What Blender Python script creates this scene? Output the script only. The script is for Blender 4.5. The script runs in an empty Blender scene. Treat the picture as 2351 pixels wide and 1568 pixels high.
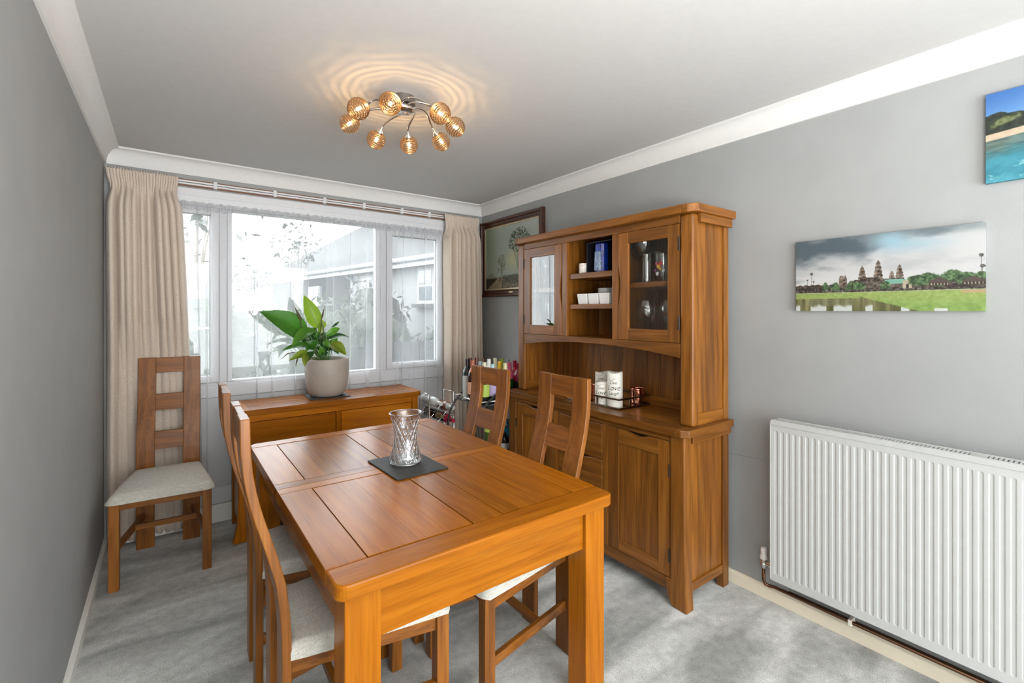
import bpy, bmesh, math, random
import numpy as np
from mathutils import Vector, Matrix
random.seed(7); RNG = np.random.default_rng(11)
SC = bpy.context.scene; COL = SC.collection; PI = math.pi

# ------------------------------------------------------------------ camera, world, light, exposure
F, CX, CY, YAW, EYE = 1066.09, 1175.5, 713.99, 0.6369, 1.46
cd = bpy.data.cameras.new('camera'); cam = bpy.data.objects.new('camera', cd); COL.objects.link(cam)
cam.location = (0, 0, EYE); cam.rotation_euler = (PI/2, 0, -YAW)
cd.sensor_width = 36; cd.sensor_fit = 'HORIZONTAL'; cd.lens = 36*F/2351
cd.shift_y = -(784-CY)/2351; cd.clip_start = 0.02; cd.clip_end = 300
SC.camera = cam

wd = bpy.data.worlds.new('overcast'); SC.world = wd; wd.use_nodes = True
wd.node_tree.nodes['Background'].inputs[0].default_value = (0.93, 0.965, 1.0, 1)
wd.node_tree.nodes['Background'].inputs[1].default_value = 3.0

def area(name, loc, rot, sx, sy, power, col=(1, 1, 1)):
    l = bpy.data.lights.new(name, 'AREA'); l.shape = 'RECTANGLE'; l.size = sx; l.size_y = sy
    l.energy = power; l.color = col
    o = bpy.data.objects.new(name, l); o.location = loc; o.rotation_euler = rot; COL.objects.link(o)
    return o
# added fill light behind the camera, set in an invented opening of the unseen wall
area('rear_fill_light', (1.05, -2.08, 1.25), (PI/2, 0, 0), 2.3, 2.1, 15, (1.0, 0.99, 0.97))
# added fill light, aimed up at the unseen ceiling to brighten the walls
area('ceiling_bounce_fill', (.12, -.74, 1.2), (PI, 0, 0), .9, .9, 46, (1.0, 0.985, 0.96))

vs = SC.view_settings; vs.view_transform = 'Standard'; vs.look = 'None'; vs.gamma = 1; vs.use_curve_mapping = False
vs.exposure = 1.57
SC.cycles.max_bounces = 10; SC.cycles.diffuse_bounces = 5; SC.cycles.transparent_max_bounces = 24
SC.cycles.transmission_bounces = 8; SC.cycles.sample_clamp_indirect = 6; SC.cycles.caustics_refractive = False

# ------------------------------------------------------------------ helpers
class MB:
    def __init__(s): s.v = []; s.f = []
    def add(s, vs, fs):
        n = len(s.v); s.v += [tuple(p) for p in vs]; s.f += [tuple(i+n for i in f) for f in fs]; return s
    def box(s, x0, x1, y0, y1, z0, z1):
        return s.add([(x0,y0,z0),(x1,y0,z0),(x1,y1,z0),(x0,y1,z0),(x0,y0,z1),(x1,y0,z1),(x1,y1,z1),(x0,y1,z1)],
                     [(0,3,2,1),(4,5,6,7),(0,1,5,4),(1,2,6,5),(2,3,7,6),(3,0,4,7)])
    def prism(s, poly, ax, a0, a1):
        """poly: 2D points in the plane of the two other axes (in x,y,z order)"""
        def P(p, a): return {'x': (a, p[0], p[1]), 'y': (p[0], a, p[1]), 'z': (p[0], p[1], a)}[ax]
        n = len(poly)
        vs = [P(p, a0) for p in poly]+[P(p, a1) for p in poly]
        fs = [tuple(range(n))[::-1], tuple(range(n, 2*n))]+[(i, (i+1) % n, n+(i+1) % n, n+i) for i in range(n)]
        return s.add(vs, fs)
    def lathe(s, prof, n=24, c=(0,0,0), M=None, cap=False):
        vs = []; fs = []; c = Vector(c)
        for r, z in prof:
            for k in range(n):
                a = 2*PI*k/n; p = Vector((r*math.cos(a), r*math.sin(a), z))
                if M is not None: p = M @ p
                vs.append(p+c)
        m = len(prof)
        for i in range(m-1):
            for k in range(n):
                fs.append((i*n+k, i*n+(k+1) % n, (i+1)*n+(k+1) % n, (i+1)*n+k))
        if cap:
            fs.append(tuple(range(n))[::-1]); fs.append(tuple((m-1)*n+k for k in range(n)))
        return s.add(vs, fs)
    def tube(s, path, r, n=8, closed=False):
        P = [Vector(p) for p in path]; m = len(P); vs = []; fs = []
        R = r if isinstance(r, (list, tuple)) else [r]*m
        up = None
        for i in range(m):
            if closed: t = P[(i+1) % m]-P[i-1]
            else: t = P[min(i+1, m-1)]-P[max(i-1, 0)]
            t.normalize()
            if up is None:
                up = Vector((0,0,1)) if abs(t.z) < .9 else Vector((1,0,0))
            a = up-t*up.dot(t)
            if a.length < 1e-6: a = t.orthogonal()
            a.normalize(); b = t.cross(a); up = a
            for k in range(n):
                w = 2*PI*k/n; vs.append(P[i]+(a*math.cos(w)+b*math.sin(w))*R[i])
        for i in range(m if closed else m-1):
            j = (i+1) % m
            for k in range(n): fs.append((i*n+k, i*n+(k+1) % n, j*n+(k+1) % n, j*n+k))
        if not closed:
            fs.append(tuple(range(n))[::-1]); fs.append(tuple((m-1)*n+k for k in range(n)))
        return s.add(vs, fs)
    def grid(s, pts, nu, nv):
        return s.add(pts, [(j*nu+i, j*nu+i+1, (j+1)*nu+i+1, (j+1)*nu+i) for j in range(nv-1) for i in range(nu-1)])

def root_of(o):
    while o.parent: o = o.parent
    return o
def obj(name, mb, mat, parent=None, bev=0, smooth=False, seg=2, W=True, kind=None, label=None, fix=True):
    """links mb as ONE mesh object; with W the coordinates are world ones and the root's place is taken off"""
    me = bpy.data.meshes.new(name)
    off = root_of(parent).location if (parent is not None and W) else Vector((0,0,0))
    me.from_pydata([tuple(Vector(p)-off) for p in mb.v], [], mb.f)
    if bev or fix:
        bm = bmesh.new(); bm.from_mesh(me)
        if fix: bmesh.ops.recalc_face_normals(bm, faces=bm.faces)
        if bev:
            es = [e for e in bm.edges if len(e.link_faces) == 2 and e.calc_face_angle() > .5]
            bmesh.ops.bevel(bm, geom=es, offset=bev, segments=seg, affect='EDGES', profile=.5, clamp_overlap=True)
        bm.to_mesh(me); bm.free()
    if smooth: me.polygons.foreach_set('use_smooth', [True]*len(me.polygons))
    if mat: me.materials.append(mat)
    o = bpy.data.objects.new(name, me); COL.objects.link(o)
    if parent is not None: o.parent = parent
    if kind: o['kind'] = kind
    if label: o['label'] = label
    return o
def sharp(o, ang=.6):
    """smooth shading with hard edges kept"""
    me = o.data; bm = bmesh.new(); bm.from_mesh(me)
    for f in bm.faces: f.smooth = True
    for e in bm.edges:
        if len(e.link_faces) == 2 and e.calc_face_angle() > ang: e.smooth = False
    bm.to_mesh(me); bm.free(); return o
def tag(o, label, cat, group=None):
    o['label'] = label; o['category'] = cat
    if group: o['group'] = group
    return o
def thing(name, label, cat, loc=(0,0,0), rz=0, group=None):
    o = bpy.data.objects.new(name, None); COL.objects.link(o); o.empty_display_size = .05
    o.location = loc; o.rotation_euler = (0,0,rz)
    return tag(o, label, cat, group)
def struct(name, mb, mat, parent=None, **k):
    o = obj(name, mb, mat, parent, **k)
    if parent is None: o['kind'] = 'structure'
    return o
def dup(root, loc, rz, label, group=None):
    r = root.copy(); COL.objects.link(r); r.location = loc; r.rotation_euler = (0,0,rz); r['label'] = label
    if group: r['group'] = group
    for ch in list(root.children):
        c = ch.copy(); COL.objects.link(c); c.parent = r
        for g in list(ch.children):
            d = g.copy(); COL.objects.link(d); d.parent = c
    return r
def along(axis):
    """rotation taking +z to the given direction"""
    return Vector((0,0,1)).rotation_difference(Vector(axis).normalized()).to_matrix()

# ------------------------------------------------------------------ materials
def nt(name):
    m = bpy.data.materials.new(name); m.use_nodes = True
    t = m.node_tree; b = t.nodes['Principled BSDF']; return m, t, b
def N(t, kind, **k):
    n = t.nodes.new(kind)
    for a, v in k.items(): setattr(n, a, v)
    return n
def lk(t, a, b): t.links.new(a, b)
def plain(name, col, rough=.5, metal=0., coat=0., spec=.5, noise=0., nscale=30., bump=0., bscale=200., sheen=0.):
    m, t, b = nt(name)
    b.inputs['Base Color'].default_value = (*col, 1); b.inputs['Roughness'].default_value = rough
    b.inputs['Metallic'].default_value = metal; b.inputs['Coat Weight'].default_value = coat
    b.inputs['Specular IOR Level'].default_value = spec
    if sheen: b.inputs['Sheen Weight'].default_value = sheen
    tc = N(t, 'ShaderNodeTexCoord')
    n = N(t, 'ShaderNodeTexNoise'); n.inputs['Scale'].default_value = nscale; n.inputs['Detail'].default_value = 4
    lk(t, tc.outputs['Object'], n.inputs['Vector'])
    r = N(t, 'ShaderNodeValToRGB')
    k = noise if noise else .02
    r.color_ramp.elements[0].position = .3; r.color_ramp.elements[1].position = .7
    r.color_ramp.elements[0].color = (*[c*(1-k) for c in col], 1); r.color_ramp.elements[1].color = (*[min(1, c*(1+k)) for c in col], 1)
    lk(t, n.outputs['Fac'], r.inputs['Fac']); lk(t, r.outputs['Color'], b.inputs['Base Color'])
    if bump:
        n2 = N(t, 'ShaderNodeTexNoise'); n2.inputs['Scale'].default_value = bscale; n2.inputs['Detail'].default_value = 3
        lk(t, tc.outputs['Object'], n2.inputs['Vector'])
        bp = N(t, 'ShaderNodeBump'); bp.inputs['Strength'].default_value = bump; bp.inputs['Distance'].default_value = .002
        lk(t, n2.outputs['Fac'], bp.inputs['Height']); lk(t, bp.outputs['Normal'], b.inputs['Normal'])
    return m

def wood(axis, dark, mid, light, rough=.36, coat=.12, name='oak', vary=.3, pore=.70, spec=.36):
    m, t, b = nt(name+'_grain_'+axis)
    tc = N(t, 'ShaderNodeTexCoord'); oi = N(t, 'ShaderNodeObjectInfo')
    ml = N(t, 'ShaderNodeVectorMath', operation='SCALE'); cv = N(t, 'ShaderNodeCombineXYZ')
    for i in range(3): lk(t, oi.outputs['Random'], cv.inputs[i])
    lk(t, cv.outputs[0], ml.inputs[0]); ml.inputs['Scale'].default_value = 17.
    ad = N(t, 'ShaderNodeVectorMath', operation='ADD'); lk(t, tc.outputs['Object'], ad.inputs[0]); lk(t, ml.outputs[0], ad.inputs[1])
    def mp(a, c):
        n = N(t, 'ShaderNodeMapping'); n.inputs['Scale'].default_value = [a if ch == axis else c for ch in 'xyz']
        lk(t, ad.outputs[0], n.inputs['Vector']); return n
    m1 = mp(1.1, 12.); m2 = mp(5., 150.); m3 = mp(.55, 7.)
    n1 = N(t, 'ShaderNodeTexNoise'); n1.inputs['Scale'].default_value = 1.5; n1.inputs['Detail'].default_value = 7
    n1.inputs['Roughness'].default_value = .62; n1.inputs['Distortion'].default_value = .7; lk(t, m1.outputs[0], n1.inputs['Vector'])
    w = N(t, 'ShaderNodeTexWave', wave_type='BANDS', bands_direction='DIAGONAL'); w.inputs['Scale'].default_value = 1.6
    w.inputs['Distortion'].default_value = 5.5; w.inputs['Detail'].default_value = 3; w.inputs['Detail Scale'].default_value = .8
    lk(t, m3.outputs[0], w.inputs['Vector'])
    mx = N(t, 'ShaderNodeMath', operation='MULTIPLY_ADD'); lk(t, w.outputs['Fac'], mx.inputs[0]); mx.inputs[1].default_value = .13
    sb = N(t, 'ShaderNodeMath', operation='MULTIPLY_ADD'); lk(t, n1.outputs['Fac'], sb.inputs[0]); sb.inputs[1].default_value = .85; sb.inputs[2].default_value = .01
    lk(t, sb.outputs[0], mx.inputs[2])
    r = N(t, 'ShaderNodeValToRGB'); e = r.color_ramp.elements
    e[0].position = .22; e[0].color = (*dark, 1); e[1].position = .80; e[1].color = (*light, 1)
    q = e.new(.52); q.color = (*mid, 1)
    lk(t, mx.outputs[0], r.inputs['Fac'])
    n2 = N(t, 'ShaderNodeTexNoise'); n2.inputs['Scale'].default_value = 1.; n2.inputs['Detail'].default_value = 2; lk(t, m2.outputs[0], n2.inputs['Vector'])
    r2 = N(t, 'ShaderNodeMapRange'); r2.inputs[1].default_value = .33; r2.inputs[2].default_value = .52; r2.inputs[3].default_value = pore; r2.inputs[4].default_value = 1.
    lk(t, n2.outputs['Fac'], r2.inputs[0])
    hs = N(t, 'ShaderNodeHueSaturation'); lk(t, r.outputs['Color'], hs.inputs['Color'])
    vr = N(t, 'ShaderNodeMapRange'); vr.inputs[3].default_value = 1-vary; vr.inputs[4].default_value = 1+vary*.7
    lk(t, oi.outputs['Random'], vr.inputs[0])
    vm = N(t, 'ShaderNodeMath', operation='MULTIPLY'); lk(t, vr.outputs[0], vm.inputs[0]); lk(t, r2.outputs[0], vm.inputs[1])
    lk(t, vm.outputs[0], hs.inputs['Value']); lk(t, hs.outputs['Color'], b.inputs['Base Color'])
    b.inputs['Roughness'].default_value = rough; b.inputs['Coat Weight'].default_value = coat; b.inputs['Coat Roughness'].default_value = .16
    b.inputs['Specular IOR Level'].default_value = spec
    bp = N(t, 'ShaderNodeBump'); bp.inputs['Strength'].default_value = .05; bp.inputs['Distance'].default_value = .0003
    lk(t, n2.outputs['Fac'], bp.inputs['Height']); lk(t, bp.outputs['Normal'], b.inputs['Normal'])
    return m
D, MI, L = (.105,.034,.004), (.225,.080,.010), (.325,.128,.020)
OAK = {a: wood(a, D, MI, L) for a in 'xyz'}
TBL = {a: wood(a, (.25,.070,.002), (.36,.112,.004), (.43,.150,.008), rough=.27, coat=.05, name='table_oak', vary=.26, pore=.80, spec=.14) for a in 'xyz'}
CHR = {a: wood(a, (.13,.040,.005), (.255,.086,.010), (.36,.138,.02), rough=.38, name='chair_oak', vary=.12) for a in 'xyz'}

def metal(name, col, rough): return plain(name, col, rough, metal=1.)
CHROME = metal('chrome', (.75,.74,.72), .12); BRASS = metal('satin_brass', (.62,.5,.35), .3)
COPPER = metal('copper', (.80,.36,.24), .12); PIPE = metal('old_copper_pipe', (.16,.08,.045), .4)
NICKEL = metal('brushed_nickel', (.36,.335,.30), .32); BLACKM = plain('black_metal', (.012,.012,.012), .4)
WHITE = plain('white_upvc', (.66,.67,.685), .3); CEIL = plain('ceiling_paint', (.50,.495,.485), .9)
COVE = plain('coving_paint', (.68,.675,.66), .8)
WALL = plain('grey_wall_paint', (.315,.323,.32), .75, noise=.03, nscale=6, bump=.15, bscale=260)
PANEL = plain('white_panel_paint', (.58,.58,.58), .6); SKIRT = plain('white_gloss_skirting', (.78,.77,.73), .4)
CREAM = plain('cream_skirting', (.74,.67,.53), .45)
RADW = plain('radiator_enamel', (.47,.48,.47), .35)
SLATE = plain('slate', (.022,.021,.020), .6, noise=.35, nscale=25, bump=.5, bscale=60)
PORC = plain('white_porcelain', (.85,.85,.84), .25); WAX = plain('ivory_wax', (.82,.80,.72), .5)
INK = plain('printed_ink', (.02,.025,.02), .7)

def fabric(name, c1, c2, sc=320, bump=.5, sheen=.2):
    m, t, b = nt(name); tc = N(t, 'ShaderNodeTexCoord')
    def mpn(s):
        mp = N(t, 'ShaderNodeMapping'); mp.inputs['Scale'].default_value = s; lk(t, tc.outputs['Object'], mp.inputs['Vector'])
        n = N(t, 'ShaderNodeTexNoise'); n.inputs['Scale'].default_value = sc; n.inputs['Detail'].default_value = 2; lk(t, mp.outputs[0], n.inputs['Vector']); return n
    a = mpn((1,.12,.6)); c = mpn((.12,1,.6)); s = N(t, 'ShaderNodeMath', operation='ADD'); lk(t, a.outputs['Fac'], s.inputs[0]); lk(t, c.outputs['Fac'], s.inputs[1])
    r = N(t, 'ShaderNodeMapRange'); r.inputs[1].default_value = .75; r.inputs[2].default_value = 1.25; lk(t, s.outputs[0], r.inputs[0])
    mx = N(t, 'ShaderNodeMix', data_type='RGBA'); lk(t, r.outputs[0], mx.inputs[0]); mx.inputs[6].default_value = (*c1, 1); mx.inputs[7].default_value = (*c2, 1)
    lk(t, mx.outputs[2], b.inputs['Base Color']); b.inputs['Roughness'].default_value = .9; b.inputs['Sheen Weight'].default_value = sheen
    b.inputs['Specular IOR Level'].default_value = .15
    bp = N(t, 'ShaderNodeBump'); bp.inputs['Strength'].default_value = bump; bp.inputs['Distance'].default_value = .001
    lk(t, s.outputs[0], bp.inputs['Height']); lk(t, bp.outputs['Normal'], b.inputs['Normal']); return m
SEAT = fabric('oatmeal_linen', (.48,.46,.40), (.66,.645,.58))
DRAPE = fabric('beige_chenille', (.53,.445,.365), (.68,.58,.485), sc=420, bump=.5, sheen=.25)

def carpet():
    m, t, b = nt('grey_plush_carpet'); tc = N(t, 'ShaderNodeTexCoord')
    def nz(s, sc, d, dist=0.):
        mp = N(t, 'ShaderNodeMapping'); mp.inputs['Scale'].default_value = s; mp.inputs['Rotation'].default_value = (0,0,.55); lk(t, tc.outputs['Object'], mp.inputs['Vector'])
        n = N(t, 'ShaderNodeTexNoise'); n.inputs['Scale'].default_value = sc; n.inputs['Detail'].default_value = d; n.inputs['Distortion'].default_value = dist; lk(t, mp.outputs[0], n.inputs['Vector']); return n
    big = nz((1.4,4.2,1), 1.1, 5, .6); fine = nz((1,1,1), 270, 4); mid = nz((1,1,1), 26, 3)
    r = N(t, 'ShaderNodeValToRGB'); e = r.color_ramp.elements; e[0].position = .36; e[1].position = .64
    e[0].color = (.29,.297,.28,1); e[1].color = (.68,.69,.665,1); lk(t, big.outputs['Fac'], r.inputs['Fac'])
    f = N(t, 'ShaderNodeMapRange'); f.inputs[1].default_value = .3; f.inputs[2].default_value = .7; f.inputs[3].default_value = .55; f.inputs[4].default_value = 1.35; lk(t, fine.outputs['Fac'], f.inputs[0])
    g = N(t, 'ShaderNodeMapRange'); g.inputs[1].default_value = .3; g.inputs[2].default_value = .7; g.inputs[3].default_value = .85; g.inputs[4].default_value = 1.12; lk(t, mid.outputs['Fac'], g.inputs[0])
    mm = N(t, 'ShaderNodeMath', operation='MULTIPLY'); lk(t, f.outputs[0], mm.inputs[0]); lk(t, g.outputs[0], mm.inputs[1])
    hs = N(t, 'ShaderNodeHueSaturation'); lk(t, r.outputs['Color'], hs.inputs['Color']); lk(t, mm.outputs[0], hs.inputs['Value'])
    lk(t, hs.outputs['Color'], b.inputs['Base Color']); b.inputs['Roughness'].default_value = 1; b.inputs['Specular IOR Level'].default_value = .05
    b.inputs['Sheen Weight'].default_value = .25
    bp = N(t, 'ShaderNodeBump'); bp.inputs['Strength'].default_value = .45; bp.inputs['Distance'].default_value = .004
    lk(t, mm.outputs[0], bp.inputs['Height']); lk(t, bp.outputs['Normal'], b.inputs['Normal']); return m
CARPET = carpet()

def thin_glass(name, tint=(1,1,1), refl=.10, rough=.0):
    m, t, b = nt(name); t.nodes.remove(b); out = t.nodes['Material Output']
    tr = N(t, 'ShaderNodeBsdfTransparent'); tr.inputs[0].default_value = (*tint, 1)
    gl = N(t, 'ShaderNodeBsdfGlossy'); gl.inputs['Roughness'].default_value = rough
    lw = N(t, 'ShaderNodeLayerWeight'); lw.inputs[0].default_value = .5
    p5 = N(t, 'ShaderNodeMath', operation='POWER'); lk(t, lw.outputs['Facing'], p5.inputs[0]); p5.inputs[1].default_value = 4.
    ma = N(t, 'ShaderNodeMath', operation='MULTIPLY_ADD', use_clamp=True); lk(t, p5.outputs[0], ma.inputs[0]); ma.inputs[1].default_value = .8; ma.inputs[2].default_value = refl
    mx = N(t, 'ShaderNodeMixShader'); lk(t, ma.outputs[0], mx.inputs[0]); lk(t, tr.outputs[0], mx.inputs[1]); lk(t, gl.outputs[0], mx.inputs[2])
    lk(t, mx.outputs[0], out.inputs[0]); return m
PANE = thin_glass('window_glass', (.95,.97,.97), .06); CABGLASS = thin_glass('cabinet_glass', (.97,.97,.96), .07)
TUMBLER = thin_glass('clear_glassware', (.90,.92,.92), .22, .05); TEALGLASS = thin_glass('teal_glassware', (.30,.50,.46), .22, .06)
AMBER = thin_glass('amber_globe_glass', (1.,.90,.76), .05)
def real_glass(name, col=(1,1,1), rough=0.):
    m, t, b = nt(name); b.inputs['Base Color'].default_value = (*col, 1); b.inputs['Roughness'].default_value = rough
    b.inputs['Transmission Weight'].default_value = 1; b.inputs['IOR'].default_value = 1.45; return m
CRYSTAL = real_glass('pressed_crystal', (.97,.98,.98), .02)
def sheer():
    m, t, b = nt('white_voile'); t.nodes.remove(b); out = t.nodes['Material Output']
    tr = N(t, 'ShaderNodeBsdfTransparent'); df = N(t, 'ShaderNodeBsdfDiffuse'); df.inputs[0].default_value = (.62,.63,.655,1)
    tl = N(t, 'ShaderNodeBsdfTranslucent'); tl.inputs[0].default_value = (.62,.63,.655,1)
    a = N(t, 'ShaderNodeMixShader'); a.inputs[0].default_value = .55; lk(t, df.outputs[0], a.inputs[1]); lk(t, tl.outputs[0], a.inputs[2])
    lw = N(t, 'ShaderNodeLayerWeight'); lw.inputs[0].default_value = .35
    r = N(t, 'ShaderNodeMapRange'); r.inputs[1].default_value = 0; r.inputs[2].default_value = 1; r.inputs[3].default_value = .28; r.inputs[4].default_value = .85
    lk(t, lw.outputs['Facing'], r.inputs[0])
    mx = N(t, 'ShaderNodeMixShader'); lk(t, r.outputs[0], mx.inputs[0]); lk(t, tr.outputs[0], mx.inputs[1]); lk(t, a.outputs[0], mx.inputs[2])
    lk(t, mx.outputs[0], out.inputs[0]); return m
VOILE = sheer()
def glow(name, col, s):
    m, t, b = nt(name); b.inputs['Emission Color'].default_value = (*col, 1); b.inputs['Emission Strength'].default_value = s
    b.inputs['Base Color'].default_value = (.9,.85,.7,1); return m
BULB = glow('lit_filament', (1., .66, .30), 620)
def capsule():
    m, t, b = nt('glowing_bulb_capsule'); t.nodes.remove(b); tr = N(t, 'ShaderNodeBsdfTransparent'); e = N(t, 'ShaderNodeEmission')
    e.inputs[0].default_value = (1.,.74,.42,1); e.inputs[1].default_value = 2.2; a = N(t, 'ShaderNodeAddShader')
    lk(t, tr.outputs[0], a.inputs[0]); lk(t, e.outputs[0], a.inputs[1]); lk(t, a.outputs[0], t.nodes['Material Output'].inputs[0]); return m
CAPS = capsule()

def leafmat(name, c1, c2, trans=.35):
    m, t, b = nt(name); tc = N(t, 'ShaderNodeTexCoord'); oi = N(t, 'ShaderNodeObjectInfo')
    n = N(t, 'ShaderNodeTexNoise'); n.inputs['Scale'].default_value = 18; lk(t, tc.outputs['Object'], n.inputs['Vector'])
    mx = N(t, 'ShaderNodeMix', data_type='RGBA'); lk(t, n.outputs['Fac'], mx.inputs[0]); mx.inputs[6].default_value = (*c1, 1); mx.inputs[7].default_value = (*c2, 1)
    lk(t, mx.outputs[2], b.inputs['Base Color']); b.inputs['Roughness'].default_value = .38
    tl = N(t, 'ShaderNodeBsdfTranslucent'); lk(t, mx.outputs[2], tl.inputs[0])
    ms = N(t, 'ShaderNodeMixShader'); ms.inputs[0].default_value = trans; out = t.nodes['Material Output']
    lk(t, b.outputs[0], ms.inputs[1]); lk(t, tl.outputs[0], ms.inputs[2]); lk(t, ms.outputs[0], out.inputs[0]); return m

# ------------------------------------------------------------------ room shell
XL, XR, YB, ZC, YF = -.32, 2.455, 3.811, 2.476, -2.15
CB, CP = 2.3735, .073                                   # coving: lower edge height, projection
struct('floor', MB().box(XL-.15, XR+.15, YF-.15, YB+.15, -.12, 0), CARPET)
struct('ceiling', MB().box(XL-.15, XR+.15, YF-.15, YB+.15, ZC, ZC+.12), CEIL)
struct('wall_left', MB().box(XL-.15, XL, YF-.15, YB+.15, 0, ZC), WALL)
struct('wall_right', MB().box(XR, XR+.15, YF-.15, YB+.15, 0, ZC), WALL)
wx0, wx1, wz0, wz1 = -.295, 2.06, .862, 2.29
wb = MB(); wb.box(XL, wx0, YB, YB+.15, 0, ZC); wb.box(wx1, XR, YB, YB+.15, 0, ZC)
wb.box(wx0, wx1, YB, YB+.15, 0, wz0); wb.box(wx0, wx1, YB, YB+.15, wz1, ZC)
struct('wall_back', wb, WALL)
wf = MB(); wf.box(XL, -.1, YF-.15, YF, 0, ZC); wf.box(2.2, XR, YF-.15, YF, 0, ZC); wf.box(-.1, 2.2, YF-.15, YF, 2.3, ZC); wf.box(-.1, 2.2, YF-.15, YF, 0, .2)
struct('wall_front', wf, WALL)
# white infill panel below the window, its beads and the white lining board above the window
pn = MB(); pn.box(wx0, wx1, YB-.006, YB-.0005, .125, .858)
struct('trim_1', pn, PANEL)
bd = MB(); bd.box(wx0, wx1, YB-.014, YB-.006, .236, .246)
struct('trim_2', bd, PANEL, bev=.002)
# concave plaster coving
def cove_profile(k=8):
    pr = [(0, CB), (.010, CB), (.012, CB+.008)]
    for i in range(k+1):
        a = PI/2*i/k
        pr.append((.012+(CP-.014)*(1-math.cos(a)), CB+.008+(ZC-CB-.020)*math.sin(a)))
    pr += [(CP, ZC-.010), (CP, ZC), (0, ZC)]
    return pr
pr = cove_profile()
def cove(name, A, B, nrm, m0, m1):
    """run from A to B along the wall, profile pushed out along nrm; mitred by m0, m1 at the ends"""
    A = Vector(A); B = Vector(B); nrm = Vector(nrm); d = (B-A).normalized(); mb = MB(); n = len(pr)
    vs = [A+nrm*p+d*(p*m0)+Vector((0,0,z)) for p, z in pr]+[B+nrm*p-d*(p*m1)+Vector((0,0,z)) for p, z in pr]
    mb.add(vs, [(i, i+1, n+i+1, n+i) for i in range(n-1)]+[tuple(range(n)), tuple(range(2*n-1, n-1, -1))])
    return sharp(struct(name, mb, COVE), .7)
cove('trim_3', (XL, YB, 0), (XR, YB, 0), (0,-1,0), 1, 1)
cove('trim_4', (XR, YB, 0), (XR, YF, 0), (-1,0,0), 1, 1)
cove('trim_5', (XL, YF, 0), (XL, YB, 0), (1,0,0), 1, 1)
# skirting boards
def skirt(name, a0, a1, ax, wall, h, mat, sgn, t=.018):
    prf = [(wall, 0), (wall+sgn*t, 0), (wall+sgn*t, h-.012), (wall+sgn*t*.45, h), (wall, h)]
    struct(name, MB().prism(prf, ax, a0, a1), mat)
skirt('baseboard_left', YF, YB, 'y', XL, .062, SKIRT, 1)
skirt('baseboard_right', YF, YB, 'y', XR, .066, CREAM, -1)
skirt('baseboard_back', XL+.018, XR-.018, 'x', YB, .118, SKIRT, -1)
# hairline crack and filled screw holes in the right wall beside the dresser
cr = MB().tube([(XR-.0005, 1.33-.19*i/14, .686+.011*i/14+.0015*math.sin(i*1.9)) for i in range(15)], .0007, 5)
struct('trim_6', cr, plain('wall_crack', (.16,.165,.165), .9))

# ------------------------------------------------------------------ window
win = thing('window_1', 'white framed window of three lights with a fixed middle pane', 'window', (.88, YB, wz0)); win['kind'] = 'structure'
fr = MB(); y0, y1 = YB-.004, YB+.07
fr.box(wx0, wx1, y0, y1, wz0, .962); fr.box(wx0, wx1, y0, y1, 2.172, wz1)
fr.box(wx0, -.25, y0, y1, .962, 2.172); fr.box(2.015, wx1, y0, y1, .962, 2.172)
obj('frame', fr, WHITE, win, bev=.004)
obj('head_board', MB().box(wx0, wx1, y0-.006, y0, 2.238, 2.288), WHITE, win, bev=.002)
obj('sill', MB().box(wx0, wx1, y0-.012, y0, .866, .950), WHITE, win, bev=.003)
for a, b_ in ((.284, .330), (1.402, 1.487)):
    mu = MB().box(a, b_, y0, y1, .962, 2.172)
    obj('mullion', mu, WHITE, win, bev=.004)
def sash(a, b_, z0, z1, w, hx):
    s = MB(); ya, yb = YB-.014, YB+.05
    s.box(a, a+w, ya, yb, z0, z1); s.box(b_-w, b_, ya, yb, z0, z1); s.box(a+w, b_-w, ya, yb, z0, z0+w); s.box(a+w, b_-w, ya, yb, z1-w, z1)
    o = obj('sash', s, WHITE, win, bev=.004)
    obj('pane', MB().box(a+w-.004, b_-w+.004, YB+.02, YB+.026, z0+w-.004, z1-w+.004), PANE, o)
    g = MB().box(a+w-.001, a+w+.006, YB+.008, YB+.018, z0+w, z1-w); g.box(b_-w-.006, b_-w+.001, YB+.008, YB+.018, z0+w, z1-w)
    g.box(a+w, b_-w, YB+.008, YB+.018, z0+w-.001, z0+w+.005); g.box(a+w, b_-w, YB+.008, YB+.018, z1-w-.005, z1-w+.001)
    obj('gasket', g, plain('grey_gasket', (.25,.25,.26), .6), o)
    if hx is not None:
        h = MB().box(hx-.010, hx+.010, YB-.020, YB-.014, 1.50, 1.60); h.box(hx-.006, hx+.006, YB-.022, YB-.020, 1.505, 1.52); h.box(hx-.007, hx+.007, YB-.024, YB-.0205, 1.41, 1.525)
        obj('handle', h, WHITE, o, bev=.002)
sash(-.248, .282, .966, 2.170, .049, .258); sash(1.489, 2.012, .966, 2.156, .050, 1.508)
g = MB(); w = .028; a, b_, z0, z1 = .332, 1.400, .964, 2.170
g.box(a, a+w, YB-.006, YB+.04, z0, z1); g.box(b_-.006, b_, YB-.006, YB+.04, z0, z1); g.box(a+w, b_-.006, YB-.006, YB+.04, z0, z0+.012); g.box(a+w, b_-.006, YB-.006, YB+.04, z1-.012, z1)
ib = obj('glazing_bead', g, WHITE, win, bev=.003)
obj('pane', MB().box(a+w-.003, b_-.004, YB+.02, YB+.026, z0+.01, z1-.01), PANE, win)

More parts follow.
